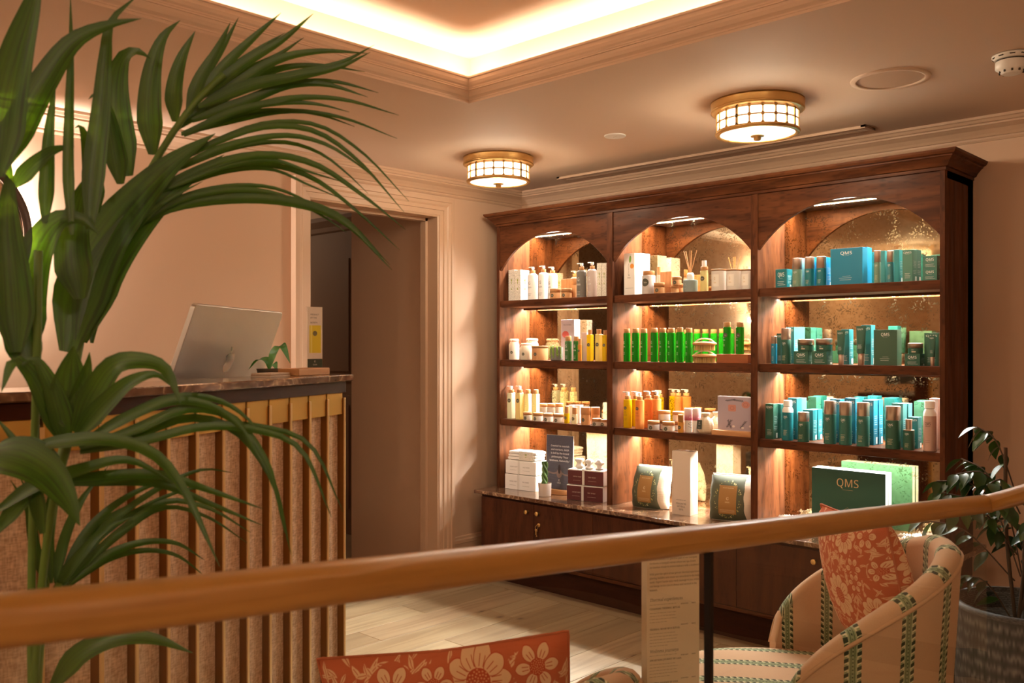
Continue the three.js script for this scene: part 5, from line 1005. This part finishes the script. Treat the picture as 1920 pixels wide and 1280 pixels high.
for (const [a, b, v] of [[1234, 1257, 769], [1261, 1283, 771]]) { const lo = jar(a, b, v + 18, 0.23, jarGlass, bamboo, 0.38, a < 1250 ? 'lower back cream jar next to peach bottles' : 'lower back cream jar next to the berry cartons', { label: false }); jar(a, b, v, 0.23, jarGlass, bamboo, 0.36, a < 1250 ? 'upper back cream jar next to peach bottles' : 'upper back cream jar next to the berry cartons', { label: false, lift: lo.p.h }); }
capped(1271, 1282, 777, 0.315, sheer('#e2a850', 0.3), plain('#b98a4c', 0.35, 0.6), 0.42, 'small amber dropper bottle with gold top', { round2: true, ry: 0.5 });
{
  const tx = mat({ map: canvasTex(128, 256, (c) => { const g = c.createLinearGradient(0, 0, 0, 124); g.addColorStop(0, '#f2e6e2'); g.addColorStop(0.45, '#e0b4b8'); g.addColorStop(1, '#a83c58'); c.fillStyle = g; c.fillRect(0, 0, 128, 124); c.fillStyle = '#efe8e2'; c.fillRect(0, 124, 128, 132); for (const x of [16, 80]) { c.fillStyle = '#f0dcd8'; c.font = '24px serif'; c.fillText('G', x, 96); c.strokeStyle = '#8a8478'; c.lineWidth = 3; c.beginPath(); c.arc(x + 10, 160, 13, 0, 7); c.moveTo(x - 4, 190); c.lineTo(x + 26, 214); c.stroke(); } }), roughness: 0.5 });
  for (const [a, b, z] of [[1283, 1298, 0.275], [1299, 1314, 0.27]]) { const p = spot(a, b, 765, z, Y), t = item('tube_carton', a < 1290 ? 'berry and white cylinder carton next to the amber dropper' : 'berry and white cylinder carton next to the linen bag', 'box', p); part('tube', cyl(p.r, p.r, p.h - 0.004, 0, 24), tx, t); part('lid', cyl(p.r + 0.0006, p.r + 0.0006, 0.006, p.h - 0.006, 24), white, t); }
}
{
  const linen = mat({ color: 0xe4cfb2, roughness: 0.95, bumpMap: texWeave, bumpScale: 0.002 });
  const bag = (u, z, desc, tag, s) => {
    const x = rayX(u, z), t = item('drawstring_bag', desc, 'bag', { x, y: Y, z });
    const g = lathe([[0.0001, 0], [0.034 * s, 0.001], [0.042 * s, 0.018 * s], [0.042 * s, 0.042 * s], [0.034 * s, 0.066 * s], [0.016 * s, 0.082 * s], [0.013 * s, 0.086 * s], [0.020 * s, 0.096 * s], [0.024 * s, 0.104 * s], [0.012 * s, 0.101 * s]], 28), q = g.attributes.position;
    for (let i = 0; i < q.count; i++) { const a = Math.atan2(q.getZ(i), q.getX(i)), f = 1 + 0.06 * Math.sin(a * 9 + 2) * Math.min(1, q.getY(i) / 0.03) + 0.04 * Math.sin(a * 4 + q.getY(i) * 60); q.setX(i, q.getX(i) * f); q.setZ(i, q.getZ(i) * f * 0.8); } g.computeVertexNormals();
    part('sack', g, linen, t); part('drawstring', mv(new THREE.TorusGeometry(0.0135 * s, 0.0018, 6, 20).rotateX(Math.PI / 2), 0, 0.085 * s, 0), plain('#c8ae88', 0.9), t);
    if (tag) { part('tag', mv(rbox(0.028, 0.044, 0.0012, 0.0004).rotateX(-0.12), -0.012, 0.046, 0.037), plain('#3d4136', 0.6), t); part('tag_print', mv(new THREE.PlaneGeometry(0.02, 0.04).rotateX(-0.12), -0.012, 0.046, 0.0379), prGaiaW, t); }
  };
  bag(1323, 0.285, 'linen drawstring bag with a dark tag', true, 0.98);
  bag(1345, 0.20, 'linen drawstring bag standing behind the tagged bag', false, 0.98);
}
{
  const x0 = rayX(1346, 0.27), x1 = 1.768, w = x1 - x0, h = 0.162, p = { x: (x0 + x1) / 2, y: Y, z: 0.265 }, t = item('soap_picture', 'lilac picture of pink soaps on a wooden foot', 'picture', p, 0);
  part('foot', uvm(rbox(w + 0.01, 0.024, 0.07, 0.002, -0.006, 0.012, 0.012), 'x', 3), lightWood, t);
  const tx = canvasTex(512, 512, (c) => {
    c.fillStyle = '#b3a4b0'; c.fillRect(0, 0, 512, 512);
    for (const [x, y, r] of [[190, 170, 52], [370, 110, 54]]) { c.fillStyle = '#c98c7e'; c.beginPath(); if (x < 200) c.roundRect?.(x - r, y - r, 2 * r, 2 * r, 18); else c.arc(x, y, r, 0, 7); c.fill(); c.strokeStyle = '#b07468'; c.lineWidth = 6; c.beginPath(); c.arc(x, y, r * 0.5, 0, 7); c.stroke(); }
    c.strokeStyle = '#3c3a3e'; c.lineWidth = 5; for (const [x, y, a] of [[120, 480, -1.1], [180, 490, -1.9], [300, 480, -1.0], [100, 60, -0.2], [200, 40, 0.1]]) { c.save(); c.translate(x, y); c.rotate(a); for (let k = 0; k < 12; k++) { c.beginPath(); c.moveTo(k * 11, 0); c.lineTo(k * 11 + 24, (k % 2 ? 1 : -1) * 16); c.stroke(); } c.beginPath(); c.moveTo(0, 0); c.lineTo(140, 0); c.stroke(); c.restore(); }
    c.fillStyle = '#e6dcd6'; for (const [x, y] of [[210, 455], [330, 470], [430, 440]]) { c.beginPath(); c.arc(x, y, 18, 0, 7); c.fill(); }
  });
  part('acrylic_block', box(w, h, 0.012, 0, h / 2 + 0.024, 0), plain('#e6e0e4', 0.15), t);
  part('print', mv(new THREE.PlaneGeometry(w * 0.985, h * 0.96), 0, h / 2 + 0.023, 0.0066), mat({ map: tx, roughness: 0.3 }), t);
}
row(1, 3);
{
  const linen = mat({ color: 0xeadcc6, roughness: 0.95, bumpMap: texWeave, bumpScale: 0.002 });
  const sleeve = mat({ map: canvasTex(512, 512, (c) => { c.fillStyle = '#565a44'; c.fillRect(0, 0, 512, 512); for (let k = 0; k < 70; k++) { const a = rnd() * 6.283, x = 256 + Math.cos(a) * (150 + rnd() * 34), y = 262 + Math.sin(a) * (190 + rnd() * 30); c.fillStyle = ['#b9b26a', '#d8cf9a', '#7f8a4c'][k % 3]; c.beginPath(); c.arc(x, y, 4 + rnd() * 5, 0, 7); c.fill(); } c.fillStyle = '#a5793f'; c.fillRect(140, 100, 232, 330); c.fillStyle = '#ecdcb4'; c.textAlign = 'center'; c.font = '46px serif'; c.fillText('G', 256, 262); c.font = '24px serif'; c.fillText('GAIA', 256, 296); c.font = '13px serif'; c.fillText('SPA GIFT COLLECTION', 256, 132); for (let k = 0; k < 4; k++) c.fillRect(156, 376 + k * 11, 196, 2); }), roughness: 0.6 });
  const kit = (u, zf, turn, desc, w) => {
    const x = rayX(u, zf), t = item('gift_pouch', desc, 'pouch', { x, y: CTOP, z: zf - 0.05 }, turn), H = 0.205;
    const prof = (s, q) => V(0, 0, 0);
    const pillow = (hw, k, arc = 2) => { const rows = []; for (let j = 0; j <= 16; j++) { const rr2 = []; for (let i = 0; i <= 24; i++) { const a = i / 24 * Math.PI * arc, yy = j / 16, bulge = Math.pow(Math.sin(Math.PI * Math.min(0.985, 0.06 + yy * 0.93)), 0.5), lean = -0.045 * yy * yy; const cx = Math.sign(Math.cos(a)) * Math.pow(Math.abs(Math.cos(a)), 0.55) * hw * (1 + 0.02 * Math.sin(yy * 20)), cz = Math.sign(Math.sin(a)) * Math.pow(Math.abs(Math.sin(a)), 0.8) * 0.048 * bulge * k; rr2.push(V(cx, yy * H + 0.001, cz + lean)); } rows.push(rr2); } return surf(rows); };
    part('linen_pouch', pillow(w / 2 + 0.012, 1.0).translate(0.018, 0.003, -0.006), linen, t);
    const s = pillow(w / 2, 1.08, 1), q = s.attributes.position, uv = s.attributes.uv; for (let i = 0; i < q.count; i++) uv.setXY(i, q.getX(i) / w + 0.5, q.getY(i) / H);
    part('card_sleeve', s, sleeve, t, 'olive card sleeve with tan panel');
    part('pouch_zip', rbox(w + 0.03, 0.006, 0.008, 0.002, 0.016, H + 0.004, -0.057), plain('#d8c8ae', 0.8), t);
  };
  kit(1204, 0.32, 0.12, 'olive sleeved linen gift pouch beside the doorway-side divider', 0.17);
  kit(1357, 0.32, 0.30, 'olive sleeved linen gift pouch right of the tall white brochure', 0.185);
}
{
  const p = boxSpot(1260, 1293, 846, 0.325, 0.075, CTOP), t = item('tall_brochure', 'tall plain white brochure box printed with hotel spa lettering', 'brochure', p, 0.05);
  part('box', rbox(p.w, p.h, p.d, 0.001, 0, p.h / 2, 0), plain('#e0cfbd', 0.55), t);
  part('front_print', mv(new THREE.PlaneGeometry(p.w, p.h), 0, p.h / 2, p.d / 2 + 0.0006), decal(256, 896, (c) => { c.fillStyle = '#5a4a3c'; c.textAlign = 'center'; c.font = '15px serif'; c.fillText('WELCOME TO THE', 128, 690); c.font = '34px serif'; ['FRANCIS', 'HOTEL', 'SPA'].forEach((s, i) => c.fillText(s, 128, 750 + i * 40)); }), t);
}
// --- plant-side bay
row(2, 0);
const Q = (a, b, v, z, bodyM, f, desc, o = {}) => capped(a, b, v, z, bodyM, silver, f, desc, { print: prBottle, arc: 1.5, ...o });
carton(1454, 1475, 504.5, 0.30, 0.055, cTeal, prLow, 'small square teal carton', { side: true });
Q(1486, 1503.5, 484, 0.295, bSage, 0.4, 'sage green bottle with silver cap');
carton(1490, 1503, 484, 0.225, 0.06, cPale, null, 'tall pale aqua carton behind the sage bottle', { side: true, name: 'tall_carton' });
Q(1509, 1527, 482, 0.295, bTeal, 0.4, 'silver-capped teal bottle next to the sage bottle'); Q(1531, 1549, 481, 0.295, bTeal, 0.4, 'silver-capped teal bottle next to the large blue carton');
for (const [a, b] of [[1514, 1527], [1535, 1549]]) carton(a, b, 482, 0.22, 0.07, cBlue, null, a < 1530 ? 'bright blue carton between the two teal bottles' : 'bright blue carton next to the large blue carton', { side: true, name: 'blue_carton' });
carton(1557, 1617, 465, 0.29, 0.052, '#137a98', prBig, 'large blue carton with white lettering', { name: 'large_carton' });
carton(1566, 1626, 465, 0.225, 0.05, cBlue, null, 'large bright blue carton behind its twin', { name: 'large_carton' });
Q(1639, 1651.5, 470, 0.30, bSage, 0.36, 'slim sage bottle with silver cap'); Q(1663, 1676, 470, 0.30, plain('#3c8288', 0.4), 0.36, 'slim teal bottle with silver cap');
carton(1645, 1659, 470, 0.24, 0.04, '#3c8a88', null, 'tall teal carton between slim bottles', { name: 'tall_carton' });
carton(1670, 1686, 468, 0.235, 0.04, '#2e8684', null, 'tall teal carton beside the green cartons', { side: true, name: 'tall_carton' });
carton(1692, 1711, 468, 0.30, 0.05, '#4d8270', prTall, 'tall green carton with white lettering', { side: true, name: 'green_carton' });
carton(1700, 1719, 468, 0.245, 0.05, '#41776a', null, 'tall green carton behind the lettered one', { side: true, name: 'green_carton' });
{ const a = carton(1730, 1757, 503, 0.30, 0.05, '#3f7868', prLow, 'low green carton at the bottom of its pair', { side: true, name: 'low_carton' }); carton(1730, 1757, 479.5, 0.30, 0.05, '#3f7868', prLow, 'low green carton stacked on its pair', { side: true, name: 'low_carton', lift: a.p.h }); }
row(2, 1);
Q(1446, 1457, 630, 0.30, bBlue, 0.27, 'slim blue bottle with silver cap', { arc: 1.2 });
carton(1456, 1468, 625, 0.24, 0.045, cGreen, prTall, 'dark green carton behind the slim blue bottle', { side: true, name: 'tall_carton' });
Q(1465, 1483, 615, 0.295, bDark, 0.32, 'dark green bottle with silver cap');
for (const z of [0.225, 0.165]) carton(z > 0.2 ? 1474 : 1484, z > 0.2 ? 1489 : 1499, 613, z, 0.055, '#3a8a8a', z > 0.2 ? prTall : null, z > 0.2 ? 'tall aqua carton behind the dark green bottle' : 'tall aqua carton in the back row', { side: true, name: 'aqua_carton' });
const jarOn = (a, b, vBox, j0, j1, vj, d1, d2) => { const c = carton(a, b, vBox, 0.305, 0.062, cGreen, prLow, d1, { side: true, name: 'low_carton' }); jar(j0, j1, vj, 0.275, bDark, silver, 0.48, d2, { lift: c.p.h, ly: 0.5, print: decal(64, 64, (k) => { k.fillStyle = '#f2efe6'; k.font = '15px sans-serif'; k.fillText('QMS', 4, 22); k.fillStyle = '#cfc0a8'; k.fillRect(6, 34, 52, 16); }) }); };
jarOn(1488, 1515, 658, 1496, 1526, 636, 'low green carton under a jar beside the dark green bottle', 'dark green jar with silver lid beside the dark green bottle');
jarOn(1522, 1550, 658, 1530, 1560, 635, 'low green carton under a jar beside a tube', 'dark green jar with silver lid beside a tube');
function tubeProd(a, b, vTop, z, desc) {
  const p = spot(a, b, vTop, z, Y), t = item('cream_tube', desc, 'tube', p), hc = p.h * 0.3, rows = [];
  for (let j = 0; j <= 10; j++) { const s = j / 10, rw = p.r * (0.8 + 0.2 * s), rd = p.r * 0.8 * (1 - s * 0.94), rw2 = []; for (let i = 0; i <= 24; i++) { const an = i / 24 * Math.PI * 2; rw2.push(V(Math.cos(an) * rw, hc + (p.h - hc) * s, Math.sin(an) * rd)); } rows.push(rw2); }
  part('tube', surf(rows), bDark, t); part('cap', lathe([[0.0001, 0], [p.r * 0.6, 0], [p.r * 0.64, hc], [0.0001, hc]], 20), silver, t);
  part('label', mv(new THREE.PlaneGeometry(p.r * 1.5, p.h * 0.62).rotateX(-0.06), 0, hc + (p.h - hc) * 0.52, p.r * 0.5 + 0.003), prTall, t);
}
tubeProd(1569, 1585, 619, 0.305, 'green cream tube beside stacked jars'); carton(1577, 1592, 617, 0.25, 0.045, cTeal, prTall, 'tall teal carton behind the shorter cream tube', { side: true, name: 'tall_carton' });
tubeProd(1605, 1624, 611, 0.305, 'taller green cream tube beside the big carton'); carton(1615, 1633, 609, 0.25, 0.045, cTeal, prTall, 'tall teal carton behind the taller cream tube', { side: true, name: 'tall_carton' });
carton(1638, 1682, 618, 0.305, 0.05, '#3c5c46', prBig, 'large dark green carton with white lettering', { name: 'large_carton' });
jarOn(1696, 1725, 663, 1703, 1730, 643, 'low green carton under a jar beyond the big carton', 'dark green jar with silver lid beyond the big carton');
carton(1733, 1760, 624, 0.265, 0.04, '#356450', prTall, 'dark green carton behind the small cream tube', { name: 'wide_carton' }); tubeProd(1742, 1754, 629, 0.30, 'small green cream tube beside the end panel');
row(2, 2);
carton(1435, 1450, 757, 0.30, 0.045, cGreen, prTall, 'tall dark green carton beside the divider', { side: true, name: 'tall_carton' }); carton(1449, 1464, 757, 0.24, 0.04, '#2e7068', null, 'tall teal-green carton behind the first', { side: true, name: 'tall_carton' });
{
  const foam = (a, b, v, z, bodyM, print, desc) => { const p = spot(a, b, v, z, Y), t = item('foam_bottle', desc, 'bottle', p), r = p.r, h = p.h; part('body', lathe([[0.0001, 0], [r - 0.001, 0], [r, 0.002], [r, h * 0.70]], 24), bodyM, t); part('collar', lathe([[r, h * 0.70], [r, h * 0.76], [r * 0.8, h * 0.82], [r * 0.66, h * 0.84]], 24), whitePlastic, t); part('cap', lathe([[r * 0.8, h * 0.85], [r * 0.8, h * 0.985], [r * 0.74, h], [0.0001, h]], 24), whitePlastic, t); part('cap_ring', lathe([[r * 0.66, h * 0.835], [r * 0.68, h * 0.85]], 20), plain('#54483c', 0.4), t); part('label', patch(r + 0.0004, h * 0.6, h * 0.36, 1.6), print, t); };
  foam(1467, 1487, 750, 0.295, bTeal, prBottle, 'teal foam bottle with white cap');
  foam(1732, 1755, 751, 0.29, plain('#c9a494', 0.45), prPink, 'pale pink foam bottle with frosted cap');
}
carton(1477, 1494, 746, 0.235, 0.05, cTeal, prTall, 'tall teal carton behind the foam bottle', { side: true, name: 'tall_carton' }); carton(1487, 1503, 746, 0.18, 0.05, '#3f8f90', null, 'tall aqua carton in the back row', { side: true, name: 'aqua_carton' });
Q(1496, 1517, 772, 0.30, bDark, 0.31, 'short dark green bottle with silver cap');
for (const [a, b, z, d] of [[1505, 1524, 0.235, 'short teal carton behind the short green bottle'], [1515, 1534, 0.185, 'short teal carton in the back row']]) carton(a, b, 768 + (z < 0.2 ? -1 : 0), z, 0.045, cTeal, null, d, { side: true, name: 'short_carton' });
for (const [a, v] of [[1545, 751], [1574, 753], [1607, 754]]) Q(a, a + 22.5, v, 0.30, plain('#33695c', 0.4), 0.31, a < 1560 ? 'tall green bottle next to the short teal cartons' : a < 1600 ? 'tall green bottle between two tall green bottles' : 'tall green bottle next to the widest bottle');
for (const [a, b, v, z] of [[1556, 1575, 748, 0.23], [1584, 1604, 746, 0.225], [1617, 1638, 750, 0.24], [1628, 1648, 749, 0.19]]) carton(a, b, v, z, 0.045, '#10718c', prTall, ({ 1556: 'blue carton behind the first tall green bottle', 1584: 'blue carton behind the middle tall green bottle', 1617: 'blue carton behind the last tall green bottle', 1628: 'blue carton at the back behind another blue carton' })[a], { side: true, name: 'blue_carton' });
Q(1661, 1688, 761, 0.305, bDark, 0.33, 'widest dark green bottle with silver cap');
for (const [a, b, z, d] of [[1672, 1693, 0.245, 'tall aqua carton behind the widest bottle'], [1683, 1703, 0.195, 'tall aqua carton behind its twin']]) carton(a, b, 756, z, 0.045, '#3f8484', null, d, { side: true, name: 'aqua_carton' });
{ const t = Q(1694, 1714, 805, 0.305, bDark, 0.06, 'small dark green bottle with narrow silver cap', {}); const p = spot(1694, 1714, 805, 0.305, Y); part('narrow_cap', cyl(p.r * 0.58, p.r * 0.58, 0.042, p.h, 20), silver, t); }
carton(1703, 1721, 782, 0.245, 0.045, cTeal, prTall, 'short teal carton behind the small narrow-capped bottle', { side: true, name: 'short_carton' });
carton(1742, 1759, 747, 0.225, 0.05, '#c4a89c', null, 'tall pinkish carton behind the pale pink bottle', { name: 'pink_carton' });
row(2, 3);
{
  const book = (u0, u1, v, zf, desc, print) => { const p = boxSpot(u0, u1, v, zf, 0.034, CTOP), t = item('presentation_box', desc, 'box', p, 0); part('white_tray', rbox(p.w, p.h, 0.028, 0.001, 0, p.h / 2, 0), plain('#f2efe8', 0.6), t); part('front_cover', rbox(p.w, p.h, 0.0025, 0.0008, 0, p.h / 2, 0.0155), plain('#2c5a4a', 0.5), t); part('back_cover', rbox(p.w, p.h, 0.0025, 0.0008, 0, p.h / 2, -0.0155), plain('#2c5a4a', 0.5), t); if (print) part('front_print', mv(new THREE.PlaneGeometry(p.w, p.h), 0, p.h / 2, 0.0173), prHex, t); };
  book(1522, 1660, 882, 0.27, 'large dark green presentation box with gold lettering', true);
  book(1529, 1666, 880, 0.232, 'large dark green presentation box behind the lettered one', false);
  const shred = (x0, x1, z0, z1, n, desc) => { const t = item('crinkle_paper', desc, 'paper', { x: (x0 + x1) / 2, y: CTOP, z: (z0 + z1) / 2 }); const strips = []; for (let k = 0; k < n; k++) { const c = V(rr(x0, x1) - (x0 + x1) / 2, rr(0.008, 0.036), rr(z0, z1) - (z0 + z1) / 2), rows = [[], []], a = rr(0, 6.28), tw = rr(0, 1.5); for (let i = 0; i <= 10; i++) { const s = (i / 10 - 0.5) * 0.06, zz = (i % 2 ? 1 : -1) * 0.003; const b = V(Math.cos(a) * s, zz + rr(-0.001, 0.001), Math.sin(a) * s), o = V(-Math.sin(a) * Math.cos(tw), Math.sin(tw), Math.cos(a) * Math.cos(tw)).multiplyScalar(0.006); const q = c.clone().add(b); q.y = Math.max(0.002, q.y); rows[0].push(q.clone().add(o)); rows[1].push(q.clone().sub(o).setY(Math.max(0.001, q.y - o.y))); } strips.push(surf(rows)); } const m = part('paper_strips', strips, plain('#f1e9de', 0.8), t); m.userData.kind = 'stuff'; t.userData.kind = 'stuff'; };
  shred(1.85, 1.98, 0.14, 0.30, 70, 'white crinkled paper strips heaped beside the divider');
  shred(2.42, 2.565, 0.12, 0.28, 70, 'white crinkled paper strips heaped beside the end panel');
}
renderer.render(scene, camera);
